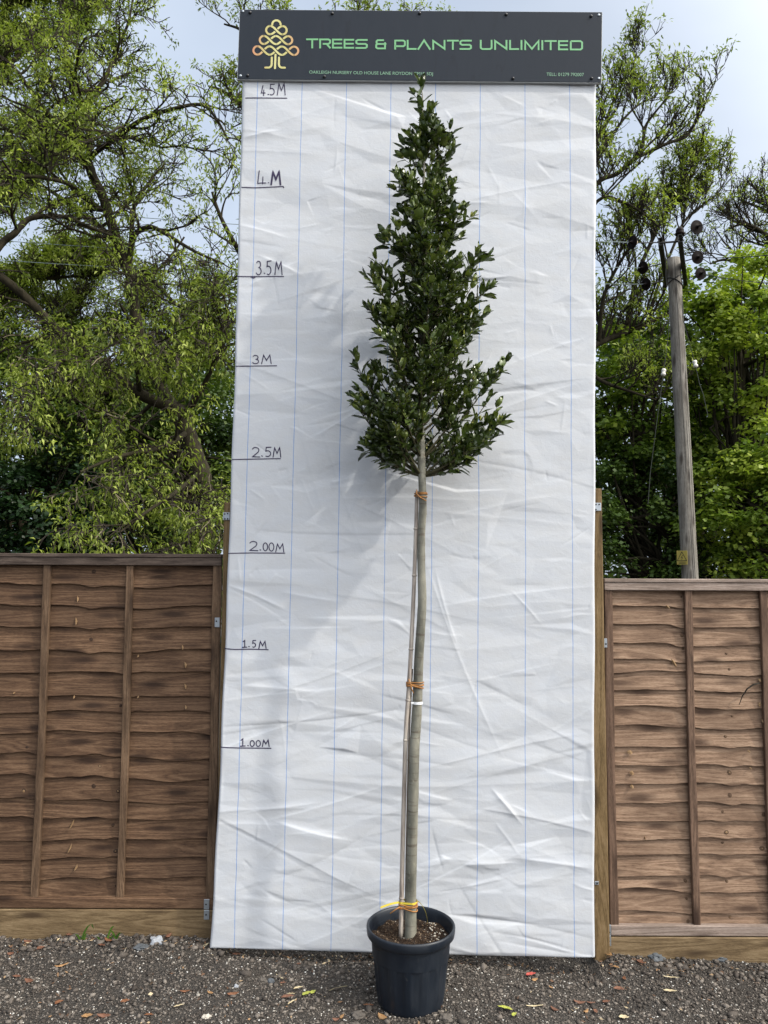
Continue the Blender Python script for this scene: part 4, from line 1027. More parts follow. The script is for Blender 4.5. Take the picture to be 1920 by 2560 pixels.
# straps and jumper leads
for k, (zo, sl_) in enumerate(((-.28,.5), (-.33,-.5))):
    P0 = []; c_ = pt+dz*zo
    for i_ in range(25):
        a1 = -math.pi*i_/24; P0.append(c_+Vector((math.cos(a1)*.093, math.sin(a1)*.093, sl_*math.cos(a1)*.12)))
    m = MB(); m.tube(P0, .007, 6); m.build('strap', STEELD, POLE)
for (x1_, x2_, y1_, y2_) in ((1665,1668,690,718), (1702,1706,690,712)):
    m = MB(); m.tube([at(x1_,y1_-60,UY-.12), at(x1_,y1_,UY-.12), at(x2_,y2_,UY-.12)], .006, 5); m.build('strap', STEELD, POLE)
for pts_, ins in (([(1674,720),(1672,830),(1659,931),(1648,1010),(1626,1180),(1620,1260)], 2), ([(1706,740),(1708,800),(1738,910),(1749,960),(1758,985),(1770,1040)], 2)):
    P0 = [at(x, y, UY-.10-.12*i) for i, (x, y) in enumerate(pts_)]
    m = MB(); m.tube(P0, .0045, 5); o = m.build('stay_wire', WIRE_M, POLE)
    c_ = P0[ins]; d = (P0[ins+1]-P0[ins-1]).normalized(); mm = MB(); mm.lathe([(.001,-.05),(.026,-.045),(.03,-.02),(.022,-.01),(.022,.01),(.03,.02),(.026,.045),(.001,.05)], c_, 14, axis=d); mm.build('stay_insulator', PORC_W, o, smooth=True)
# warning plate on the camera-left side of the pole
wc = at(1707.5,1394,UY-.10); wn = Vector((-1,-.75,0)).normalized(); wr = Vector((wn.y,-wn.x,0))*-1
wr = Vector((-wn.y, wn.x, 0)); rot = Matrix((wr[:], (-wn)[:], (0,0,1))).transposed()
wc = wc + Vector((-.012,0,0))
m = MB(); m.box(wc, (.15,.004,.178), rot=rot, bev=.001); WP = m.build('warning_plate', YELLOWP, POLE); tag(WP, 'yellow electricity warning plate with a black triangle')
m = MB()
def onp(x, z): return wc + wr*x + Vector((0,0,z)) + wn*.0035
def pst(pts_, w_):
    for p, q in zip(pts_[:-1], pts_[1:]):
        p, q = Vector(p), Vector(q); t = (q-p).normalized(); n2 = Vector((-t.y,t.x))*w_/2
        m.face([m.vert(onp(*(p+n2))), m.vert(onp(*(p-n2))), m.vert(onp(*(q-n2))), m.vert(onp(*(q+n2)))])
pst([(-.066,-.04),(.066,-.04),(0,.075),(-.066,-.04)], .008); pst([(.012,.03),(-.012,.0),(.010,.0),(-.006,-.028)], .007)
pst([(-.05,-.058),(.05,-.058)], .006); pst([(-.05,-.074),(.05,-.074)], .006)
m.build('warning_triangle', BLACKP, WP)
# line wires: three to the left behind the board, three to the right over the camera
def sagwire(a, b, sag, r, mat, label):
    P0 = [a.lerp(b, i/24)+Vector((0,0,-4*sag*(i/24)*(1-i/24))) for i in range(25)]; m = MB(); m.tube(P0, r, 5)
    o = m.build('power_line', mat); tag(o, label, 'power line', 'power lines on the electricity pole')
nm = ['nearest', 'middle', 'farthest']; ends = [(0,586),(0,664),(0,760)]
for k, (q, t, cm) in enumerate(lefts):
    c_ = at(*fI(*q), arms[0][0].lerp(arms[0][1], t).y-.05); b = at(-150, (500,590,640)[k], c_.y-.2)
    sagwire(c_, b, .08, .0045, WIRE_L, 'thin pale overhead wire leaving the pole to the left, %s of the three' % nm[k])
for k, c_ in enumerate(rend):
    b = at(2300, (240,560,700)[k], c_.y-3.0); sagwire(c_, b, .1, .0055, WIRE_M, 'thin overhead wire leaving the pole to the right, %s of the three' % nm[k])

# ------------------------------------------------------------------ trees beyond the fence
class Tree:
    def __init__(s, seed, mul=2.1, lm=.42): s.mul = mul; s.lm = lm; s.r = random.Random(seed); s.thick = MB(); s.thin = MB(); s.tips = []; s.pale = MB()
    def limb(s, pts, r0, r1, sides=10, mb=None):
        P_ = lerp_path(pts, 5); n = len(P_)
        (mb or s.thick).tube(P_, [r0+(r1-r0)*i/(n-1) for i in range(n)], sides, caps=False); return P_, r0, r1
    def spray(s, P_, r0, r1, density, lenr, up, level, maxlevel, t0=.15, spread=.8, droop=0.0, leafp=1.0):
        r = s.r; L = sum((b-a).length for a, b in zip(P_[:-1], P_[1:])); k = int(L*density*(1-t0)+r.random()); n = len(P_)
        for _ in range(k):
            t = t0+(1-t0)*r.random(); x = t*(n-1); i = min(int(x), n-2); p = P_[i].lerp(P_[i+1], x-i); d0 = (P_[i+1]-P_[i]).normalized()
            d = (d0*.75 + Vector((r.gauss(0,spread), r.gauss(0,spread), r.gauss(0,spread)*.8)) + Vector((0,0,up))).normalized()
            ll = r.uniform(*lenr)*(1.15-.6*t); ns = 6 if level < maxlevel else 4
            q = p.copy(); path_ = [q.copy()]; dd = d.copy()
            for a in range(ns):
                dd = (dd + Vector((r.gauss(0,.20), r.gauss(0,.20), r.gauss(0,.16)+ .10*up - droop))).normalized(); q = q + dd*(ll/ns); path_.append(q.copy())
            ra = min((r0+(r1-r0)*t)*.62, .012+ll*.014); rb_ = max(.0048, ra*.4)
            if level >= maxlevel: ra, rb_ = .0065, .0040
            mb = s.thick if level == 1 else s.thin
            mb.tube(path_, [ra+(rb_-ra)*a/ns for a in range(ns+1)], 6 if level == 1 else (4 if level < maxlevel else 3), 1 if (level >= maxlevel and r.random() < .14 and droop > .05) else 0, caps=False)
            if level < maxlevel: s.spray(path_, ra, rb_, density*s.mul, (lenr[0]*s.lm, lenr[1]*s.lm), up, level+1, maxlevel, .12, spread, droop, leafp)
            else:
                if r.random() < leafp: s.tips.append((path_[-1], dd.copy()))
def tufts(tips, rng, nl, size, droop, aspect=.28, spread=.09, tone_c=(.5,.22)):
    """bunches of narrow leaflets at the twig ends"""
    P = np.array([t[0][:] for t in tips]); D = np.array([t[1][:] for t in tips]); n = len(P)
    P = np.repeat(P, nl, 0) + rng.normal(0, spread*.5, (n*nl, 3)); D = np.repeat(D, nl, 0)*.5 + rng.normal(0, .75, (n*nl, 3)); D[:,2] -= droop
    D /= np.linalg.norm(D, axis=1, keepdims=True); P = P + D*.02
    Nn = rng.normal(0, .6, (n*nl,3)); Nn[:,2] += 1.0; S = np.cross(D, Nn); S /= np.linalg.norm(S, axis=1, keepdims=True)+1e-9
    L = size*rng.uniform(.6,1.3,(n*nl,1)); W = L*aspect*rng.uniform(.8,1.3,(n*nl,1))
    V = np.stack([P, P+D*L*.5-S*W*.5+np.array([0,0,.006]), P+D*L-np.array([0,0,.01]), P+D*L*.5+S*W*.5+np.array([0,0,.006])], 1).reshape(-1,3)
    F = (np.arange(n*nl)*4)[:,None]+np.arange(4)[None]
    t = np.repeat(rng.normal(tone_c[0], tone_c[1], n), nl)+rng.normal(0,.12,n*nl)
    return V, F, np.repeat(np.clip(t,0,1),4)
def finish(T_, tr, leafV, leafmat_, pale=True):
    tr.thick.build('trunk', ASHBARK, T_, smooth=True)
    if tr.thin.v: tr.thin.build('twigs', [TWIG, TWIGP], T_)
    V, F, t = leafV; np_mesh('foliage', V, F, leafmat_, T_, tone=t)
# big ash on the left
A_ = Tree(3, 2.0, .47); Y0 = 9.0
def px(l, Y, jit=0): return [at(x, y, Y + (q if q else 0)) for (x, y, q) in l]
trk = [(520,2000,0),(514,1500,0),(508,1223,0),(490,1148,.05),(456,1055,.1),(430,1018,.1)]
limbsA = [([*trk], .125, .10, 0),
 ([(430,1018,.1),(355,988,-.1),(262,920,-.3),(168,850,-.5),(105,786,-.6),(37,719,-.8),(-60,650,-1.0)], .070, .042, 9),
 ([(450,1045,.1),(422,1000,.3),(396,954,.4),(362,887,.4),(336,775,.4),(330,700,.3),(318,673,.3),(291,598,.3),(262,504,.2),(232,441,.2),(220,404,.2)], .078, .055, 7),
 ([(220,404,.2),(224,355,.2),(217,291,.3),(224,243,.4),(254,209,.4),(284,149,.5),(299,105,.5),(321,56,.6),(335,-20,.7)], .042, .013, 12),
 ([(222,410,.2),(202,390,.1),(161,329,-.1),(112,277,-.3),(75,224,-.4),(37,172,-.5),(0,142,-.6),(-60,100,-.7)], .040, .013, 12),
 ([(215,405,.2),(149,362,.3),(75,329,.6),(0,310,.9),(-70,300,1.1)], .032, .012, 11),
 ([(228,395,.2),(239,381,.1),(291,344,-.2),(355,299,-.5),(430,273,-.7),(504,262,-.8),(542,299,-.9),(570,350,-.9)], .036, .011, 11),
 ([(217,300,.3),(213,299,.3),(179,224,.5),(161,161,.7),(164,93,.8),(150,0,.9)], .032, .012, 12),
 ([(262,510,.2),(247,523,.2),(209,486,.0),(161,456,-.3),(64,441,-.7),(-20,470,-.9)], .04, .015, 9),
 ([(291,600,.2),(277,590,.2),(224,546,.5),(150,493,.9),(75,448,1.2),(-20,420,1.4)], .04, .015, 9),
 ([(321,670,.3),(336,590,.2),(374,568,.0),(411,583,-.2),(486,628,-.5),(560,660,-.6)], .04, .012, 9),
 ([(325,660,.3),(329,583,.4),(333,523,.5),(362,471,.6),(400,420,.7)], .035, .012, 9),
 ([(-60,700,-1.0),(0,613,-.8),(37,583,-.8),(75,546,-.7),(157,542,-.6),(209,561,-.6),(280,590,-.5)], .045, .015, 9),
 ([(264,920,-.3),(220,928,-.6),(150,950,-1.0),(80,990,-1.4),(20,1010,-1.7)], .035, .012, 11),
 ([(350,985,-.1),(340,900,-.6),(330,820,-1.0),(300,760,-1.3)], .03, .010, 11),
 ([(456,1055,.1),(500,980,-.2),(540,900,-.4),(570,820,-.5),(560,740,-.5)], .036, .011, 11),
 ([(470,1080,.1),(400,1120,-.7),(300,1140,-1.2),(200,1180,-1.6)], .035, .012, 10),
 ([(500,1180,.1),(440,1230,-.8),(380,1270,-1.3),(300,1330,-1.7)], .03, .010, 11),
 ([(505,1200,.1),(530,1280,-.6),(500,1350,-1.2)], .03, .010, 10),
 ([(336,700,.3),(380,700,.0),(440,760,-.4),(500,780,-.6),(570,770,-.7)], .03, .010, 10)]
ASH = thing('ash_tree', 'big spreading ash with a leaning dark trunk left of the white board', 'tree', at(520,2000,Y0))
ASH.location.z = 0
for pts_, r0, r1, dn in limbsA:
    P_, a, b = A_.limb(px(pts_, Y0), r0, r1)
    low = pts_[0][1] > 900
    if dn: A_.spray(P_, a, b, dn*.42, (.55, 1.35), .16 if not low else -.05, 1, 3, .12, .75, .015 if not low else .10, .58 if not low else .72)
print('ash tips', len(A_.tips), len(A_.thin.v))
r5 = np.random.default_rng(50)
tp_ = [t for t in A_.tips]
finish(ASH, A_, tufts(tp_, r5, 14, .057, .35, .32, .075, (.5,.26)), L_ASH)

def auto_tree(name, label, base, Y, limbs, seed, mat=L_ASH, dens=4.2, lenr=(.6,1.4), up=.35, nl=8, size=.075, leafp=.8, tone=(.5,.22), droop=0.0, spread=.6, group=None, mul=2.1, lm=.42):
    T_ = thing(name, label, 'tree', (base[0], base[1], 0), group); t = Tree(seed, mul, lm)
    for pts_, r0, r1, dn in limbs:
        P_, a, b = t.limb(px(pts_, Y), r0, r1)
        if dn: t.spray(P_, a, b, dn*dens/10, lenr, up, 1, 3, .1, spread, droop, leafp)
    print(name, len(t.tips)); rr5 = np.random.default_rng(seed)
    finish(T_, t, tufts(t.tips, rr5, nl, size, .25, .30, .06, tone), mat)
    return T_
YD = 12.0
b_ = at(1380,2000,YD)
auto_tree('ash_tree', 'tall thinly leaved ash reaching out right of the sign, above the pole', b_, YD, [
 ([(1380,2200,0),(1375,1500,0),(1385,1000,0),(1400,800,0),(1420,600,0),(1425,480,.2),(1430,360,.3)], .16, .03, 5),
 ([(1405,760,0),(1450,560,-.2),(1493,459,-.3),(1543,434,-.3),(1584,399,-.4),(1622,380,-.4),(1670,358,-.5),(1714,342,-.5),(1733,317,-.5),(1757,275,-.5),(1768,237,-.5),(1778,222,-.5)], .045, .008, 9),
 ([(1584,399,-.4),(1607,358,-.5),(1613,317,-.5),(1645,272,-.6),(1675,240,-.6)], .035, .010, 12),
 ([(1430,520,.1),(1493,389,.0),(1534,332,.1),(1565,291,.1),(1600,260,.2),(1640,240,.2)], .034, .009, 12),
 ([(1430,480,.2),(1493,358,.3),(1527,269,.3),(1553,215,.4),(1578,175,.4),(1592,135,.4)], .034, .007, 11),
 ([(1415,640,0),(1493,503,-.5),(1559,506,-.6),(1613,538,-.7),(1650,570,-.8)], .032, .009, 13),
 ([(1385,1000,0),(1440,900,.3),(1497,858,.4),(1569,830,.5),(1616,811,.5),(1668,787,.5),(1720,800,.5)], .065, .025, 12),
 ([(1616,811,.5),(1650,700,.6),(1690,601,.6),(1711,554,.7),(1760,510,.7),(1797,480,.7),(1812,450,.8)], .030, .009, 13),
 ([(1569,830,.5),(1590,700,.7),(1640,580,.7),(1682,506,.8),(1725,450,.8),(1745,400,.8)], .045, .010, 13),
 ([(1497,858,.4),(1510,740,.0),(1560,640,-.3),(1600,600,-.5)], .04, .012, 14),
 ([(1440,900,.3),(1500,950,.0),(1580,980,-.3),(1640,1000,-.5)], .04, .012, 13)],
 71, up=.60, leafp=.52, lenr=(.55,1.25), dens=4.2, nl=7, size=.085, spread=.42, mul=1.75, lm=.5, tone=(.55,.2))
b_ = at(860,2000,11.0)
auto_tree('ash_tree', 'ash behind the board whose twigs show above the sign', b_, 11.0, [
 ([(860,2200,0),(870,1500,0),(880,1000,0),(900,700,0),(910,400,0),(900,150,.2),(890,60,.3)], .2, .03, 9),
 ([(890,800,0),(760,560,.2),(690,380,.3),(620,280,.3),(560,230,.3),(520,215,.3)], .08, .012, 8),
 ([(900,650,0),(780,400,.3),(690,220,.4),(620,90,.5),(560,60,.5)], .07, .012, 9),
 ([(905,500,0),(830,300,.5),(760,160,.6),(700,70,.7)], .06, .012, 9),
 ([(905,500,0),(1000,300,.4),(1080,160,.6),(1120,85,.7)], .06, .012, 9),
 ([(880,900,0),(740,760,-.3),(640,690,-.5),(560,560,-.7),(530,480,-.8)], .07, .015, 8),
 ([(905,300,0),(980,150,.2),(1010,60,.4)], .05, .012, 9),
 ([(880,950,0),(720,900,-.2),(600,850,-.5),(520,800,-.8)], .07, .015, 8)],
 72, up=.45, leafp=.8, lenr=(.5,1.1))
b_ = at(2150,2000,14.0)
auto_tree('ash_tree', 'bare twigged ash at the far right edge under the open sky', b_, 14.0, [
 ([(2150,2200,0),(2140,1500,0),(2120,1000,0),(2090,750,0),(2060,600,0)], .22, .06, 4),
 ([(2090,750,0),(1990,660,0),(1920,590,-.2),(1860,560,-.3),(1810,580,-.4)], .07, .012, 15),
 ([(2060,600,0),(1980,560,0),(1900,520,.2),(1850,500,.3)], .06, .012, 15),
 ([(2110,850,0),(2000,740,0),(1900,680,-.2),(1820,650,-.4),(1775,660,-.5)], .07, .012, 15)],
 73, up=.40, leafp=.28, lenr=(.6,1.3), dens=3.4, nl=6, spread=.42, mul=1.8, lm=.5)
b_ = at(120,2000,13.2)
auto_tree('ash_tree', 'slender tangled ash between the big ash and the dark shrubs', b_, 13.2, [
 ([(120,2200,0),(130,1300,0),(150,1000,0),(170,850,0),(180,760,0)], .14, .04, 12),
 ([(130,1100,0),(60,950,0),(0,850,0),(-30,760,.2)], .05, .012, 15),
 ([(150,1000,0),(230,900,.2),(320,820,.3),(380,740,.3)], .05, .012, 15),
 ([(140,1200,0),(260,1050,.2),(400,930,.3),(480,820,.3),(520,740,.3)], .06, .012, 15),
 ([(160,900,0),(100,800,.2),(80,720,.3)], .04, .012, 14),
 ([(400,930,.3),(470,900,.3),(560,870,.3)], .03, .010, 15)],
 75, up=.35, leafp=.45, lenr=(.6,1.3), dens=5.0, nl=6, spread=.6, mul=1.9, lm=.5)
b_ = at(-420,2000,12.5)
auto_tree('ash_tree', 'ash crossing its branches behind the big one at the far left edge', b_, 12.5, [
 ([(-420,2200,0),(-400,1200,0),(-330,800,0),(-250,500,0),(-180,250,0)], .22, .06, 5),
 ([(-330,800,0),(-180,640,0),(-60,520,0),(60,430,.2),(160,380,.4)], .08, .012, 12),
 ([(-250,500,0),(-120,300,0),(0,180,0),(110,90,.2),(190,30,.3)], .08, .012, 12),
 ([(-180,250,0),(-80,100,0),(40,10,.0),(120,-60,.2)], .06, .012, 12),
 ([(-380,1000,0),(-200,860,-.3),(-40,760,-.5),(100,700,-.6),(240,690,-.7)], .07, .015, 12)],
 74, up=.40, leafp=.9, lenr=(.6,1.4), dens=6.2, nl=10)

# rounder, leafier trees: clumps of leaves through the whole crown
def crown_tree(name, label, Y, cpx, cpy, rx, rz, ry, nclump, nleaf, mat, seed, size=.075, aspect=.8, tone=(.5,.2), clump=.34, lean=0.0, group=None):
    rng = np.random.default_rng(seed); c_ = np.array(at(cpx, cpy, Y)[:]); rr = random.Random(seed)
    T_ = thing(name, label, 'tree', (c_[0]+lean, Y, 0), group)
    ph = rng.uniform(0,2*np.pi,nclump); ct = rng.uniform(-1,1,nclump); rad_ = rng.uniform(.25,1,nclump)**.45; st = np.sqrt(1-ct*ct)
    lump = 1+.18*np.sin(ph*3+seed)+.14*np.sin(ct*5+seed*2)
    K = c_ + np.stack([st*np.cos(ph)*rx, st*np.sin(ph)*ry, ct*rz], 1)*(rad_*lump)[:,None]
    K[:,2] = np.maximum(K[:,2], .3)
    m = MB(); f0 = Vector((c_[0]+lean, Y, -.1)); top = Vector((c_[0], Y, c_[2]+rz*.5))
    P_ = [f0.lerp(top, t/8)+Vector((rr.gauss(0,.05), rr.gauss(0,.05), 0)) for t in range(9)]; m.tube(P_, [.16-.014*t for t in range(9)], 10, caps=False)
    for k in range(min(60, nclump)):
        i_ = rr.randint(2, 7); q = Vector(K[rng.integers(nclump)]); a = P_[i_]; mid = a.lerp(q, .5)+Vector((rr.gauss(0,.15), rr.gauss(0,.15), .1))
        m.tube([a, a.lerp(mid,.5)+Vector((0,0,.05)), mid, mid.lerp(q,.5), q], [.04,.032,.024,.014,.006], 5, caps=False)
    m.build('trunk', ASHBARK, T_, smooth=True)
    n = nclump*nleaf; cs = rng.uniform(.55,1.25,nclump)*clump
    O = rng.normal(0,1,(n,3)); O /= np.linalg.norm(O,axis=1,keepdims=True); O *= rng.random((n,1))**.5; O[:,2] *= .55
    O[:,2] -= .18*(O[:,0]**2+O[:,1]**2)
    P = np.repeat(K, nleaf, 0) + O*np.repeat(cs, nleaf)[:,None]
    Nn = rng.normal(0,.45,(n,3)); Nn[:,2] += 1; Nn += O*.6; D = rng.normal(0,1,(n,3)); D[:,2] -= .25
    D -= Nn*(D*Nn).sum(1,keepdims=True)/((Nn*Nn).sum(1,keepdims=True)); D /= np.linalg.norm(D,axis=1,keepdims=True)
    S = np.cross(D, Nn); S /= np.linalg.norm(S,axis=1,keepdims=True)
    L = size*rng.uniform(.6,1.35,(n,1)); W = L*aspect
    V = np.stack([P-D*L*.5, P-D*L*.05-S*W*.5, P+D*L*.5, P-D*L*.05+S*W*.5],1).reshape(-1,3)
    F = (np.arange(n)*4)[:,None]+np.arange(4)[None]
    t = np.repeat(rng.normal(tone[0],tone[1],nclump), nleaf)+rng.normal(0,.13,n)
    np_mesh('foliage', V, F, mat, T_, tone=np.repeat(np.clip(t,0,1),4)); return T_
crown_tree('maple_tree', 'bright yellow green maple to the right of the pole', 12.4, 1850, 960, 1.05, 2.15, 1.2, 150, 190, L_MAPLE, 81, .080, .85, (.62,.22), .36)
crown_tree('maple_tree', 'low bright maple at the right edge behind the fence', 11.2, 1960, 1290, 1.25, 1.3, 1.1, 90, 170, L_MAPLE, 82, .075, .85, (.55,.22), .34)
crown_tree('maple_tree', 'green maple between the white board and the pole', 13.4, 1590, 1010, 1.15, 1.75, 1.1, 95, 170, L_MAPLE, 83, .080, .85, (.40,.2), .36)
crown_tree('hawthorn_tree', 'dark hawthorn behind the foot of the pole', 12.6, 1680, 1330, 2.0, 1.35, 1.0, 120, 170, L_DARK, 84, .07, .8, (.45,.22), .36)
crown_tree('maple_tree', 'shaded maple far behind the pole', 15.5, 1740, 1000, 2.6, 2.6, 1.2, 130, 170, L_DARK, 85, .10, .85, (.6,.2), .5)
crown_tree('hawthorn_tree', 'dark green hawthorn under the big ash, beside the board', 11.8, 420, 1190, 1.7, 1.6, 1.0, 130, 170, L_DARK, 86, .07, .8, (.55,.22), .38)
crown_tree('ivy_clad_tree', 'nearly black ivy clad tree low at the left edge', 11.5, 70, 1330, 1.8, 1.3, 1.0, 120, 170, L_IVY, 87, .075, .85, (.5,.22), .38)
crown_tree('hawthorn_tree', 'olive hawthorn behind the sloping limb of the big ash', 12.8, 170, 1010, 2.6, 1.35, 1.1, 150, 150, L_DARK, 88, .08, .7, (.75,.2), .42)
crown_tree('hawthorn_tree', 'green hawthorn hidden mostly by the white board', 13.5, 820, 1250, 2.2, 1.9, 1.1, 70, 150, L_DARK, 89, .085, .8, (.55,.22), .5)
crown_tree('hawthorn_tree', 'hazy green hawthorn higher up beside the left board edge', 14.2, 480, 960, 1.7, 1.6, 1.0, 80, 120, L_DARK, 90, .08, .7, (.7,.22), .42)
# the wood beyond: one mass
def wood_mass():
    rng = np.random.default_rng(95); nc = 950; nl = 85
    x = rng.uniform(-17,17,nc); y = rng.uniform(17,22,nc); top = 5.4 + .8*np.sin(x*.7)+.5*np.sin(x*1.9+1); z = rng.uniform(0,1,nc)**.8*top
    K = np.stack([x,y,z],1); n = nc*nl; O = rng.normal(0,1,(n,3))*.42; O[:,2] *= .7; P = np.repeat(K,nl,0)+O
    D = rng.normal(0,1,(n,3)); D /= np.linalg.norm(D,axis=1,keepdims=True); S = np.cross(D, rng.normal(0,.5,(n,3))+[0,0,1]); S /= np.linalg.norm(S,axis=1,keepdims=True)
    L = .15*rng.uniform(.6,1.3,(n,1)); W = L*.8
    V = np.stack([P-D*L*.5, P-S*W*.5, P+D*L*.5, P+S*W*.5],1).reshape(-1,3)
    t = np.repeat(rng.normal(.5,.25,nc),nl)+rng.normal(0,.1,n)
    o = np_mesh('far_wood', V, (np.arange(n)*4)[:,None]+np.arange(4)[None], L_DARK, tone=np.repeat(np.clip(t,0,1),4))
    tag(o, 'dark wood filling the gaps behind the nearer trees', 'wood', kind='stuff')
wood_mass()

# ------------------------------------------------------------------ litter on the gravel
def leafcol(name, a, b, rough=.6): 
    M = Mat(name, a, rough, 0, .3); f = M.noise(M.coord(), 60, 4, .6); M.color(M.ramp(f, [(.3,a),(.7,b)])); return M.m
LB = leafcol('dry_brown_leaf', (.11,.045,.022), (.24,.11,.055)); LO = leafcol('dry_orange_leaf', (.24,.125,.05), (.38,.23,.11)); LR = leafcol('red_leaf', (.38,.05,.045), (.50,.12,.09))
LT = leafcol('straw_leaf', (.38,.30,.17), (.60,.52,.34)); LY = leafcol('yellow_green_leaf', (.22,.27,.04), (.48,.48,.10)); LDR = leafcol('rust_leaf', (.11,.048,.03), (.21,.105,.065))
MATS = {'b': LB, 'o': LO, 'r': LR, 't': LT, 'y': LY, 'd': LDR}
rl = random.Random(9)
def fallen(px_, py_, L, W, ang, mk, label, curl=.25, name='fallen_leaf', cat='leaf', group=None):
    L *= 1.55; W *= 1.7
    p = on_ground(px_, py_); p.z = float(gheight(np.array(p.x), np.array(p.y)))+.011
    m = MB(); ca, sa = math.cos(ang), math.sin(ang); n = 8; tilt = rl.uniform(-.25,.25); cup = rl.uniform(.15,.5)*rl.choice([1,1,-1])
    rows = []
    for i in range(n+1):
        t = i/n; w_ = W*.5*math.sin(math.pi*min(1,max(0,t))**.85)**.8 if 0 < t < 1 else .0006
        x_ = (t-.5)*L; zc = curl*L*(4*(t-.5)**2)*.35; bend = .12*L*math.sin(t*3)
        row = []
        for s_ in (-1,-.5,0,.5,1):
            yy_ = bend + s_*w_; zz_ = zc + cup*abs(s_)**1.5*w_ + tilt*s_*w_ + .0012*math.sin(i*2+s_*3)
            row.append(m.vert((x_*ca-yy_*sa, x_*sa+yy_*ca, zz_)))
        rows.append(row)
    for i in range(n):
        for k in range(4): m.face([rows[i][k], rows[i+1][k], rows[i+1][k+1], rows[i][k+1]])
    o = m.build(name, MATS[mk], smooth=True); o.location = p
    sm_ = o.modifiers.new('thickness','SOLIDIFY'); sm_.thickness = .0006
    tag(o, label, cat, group)
c5 = lambda x, y: (x/2.37, 1900+y/2.37); c6 = lambda x, y: (1100+x/2.023, 2300+y/2.023); c7 = lambda x, y: (500+x/3.607, 2340+y/3.607)
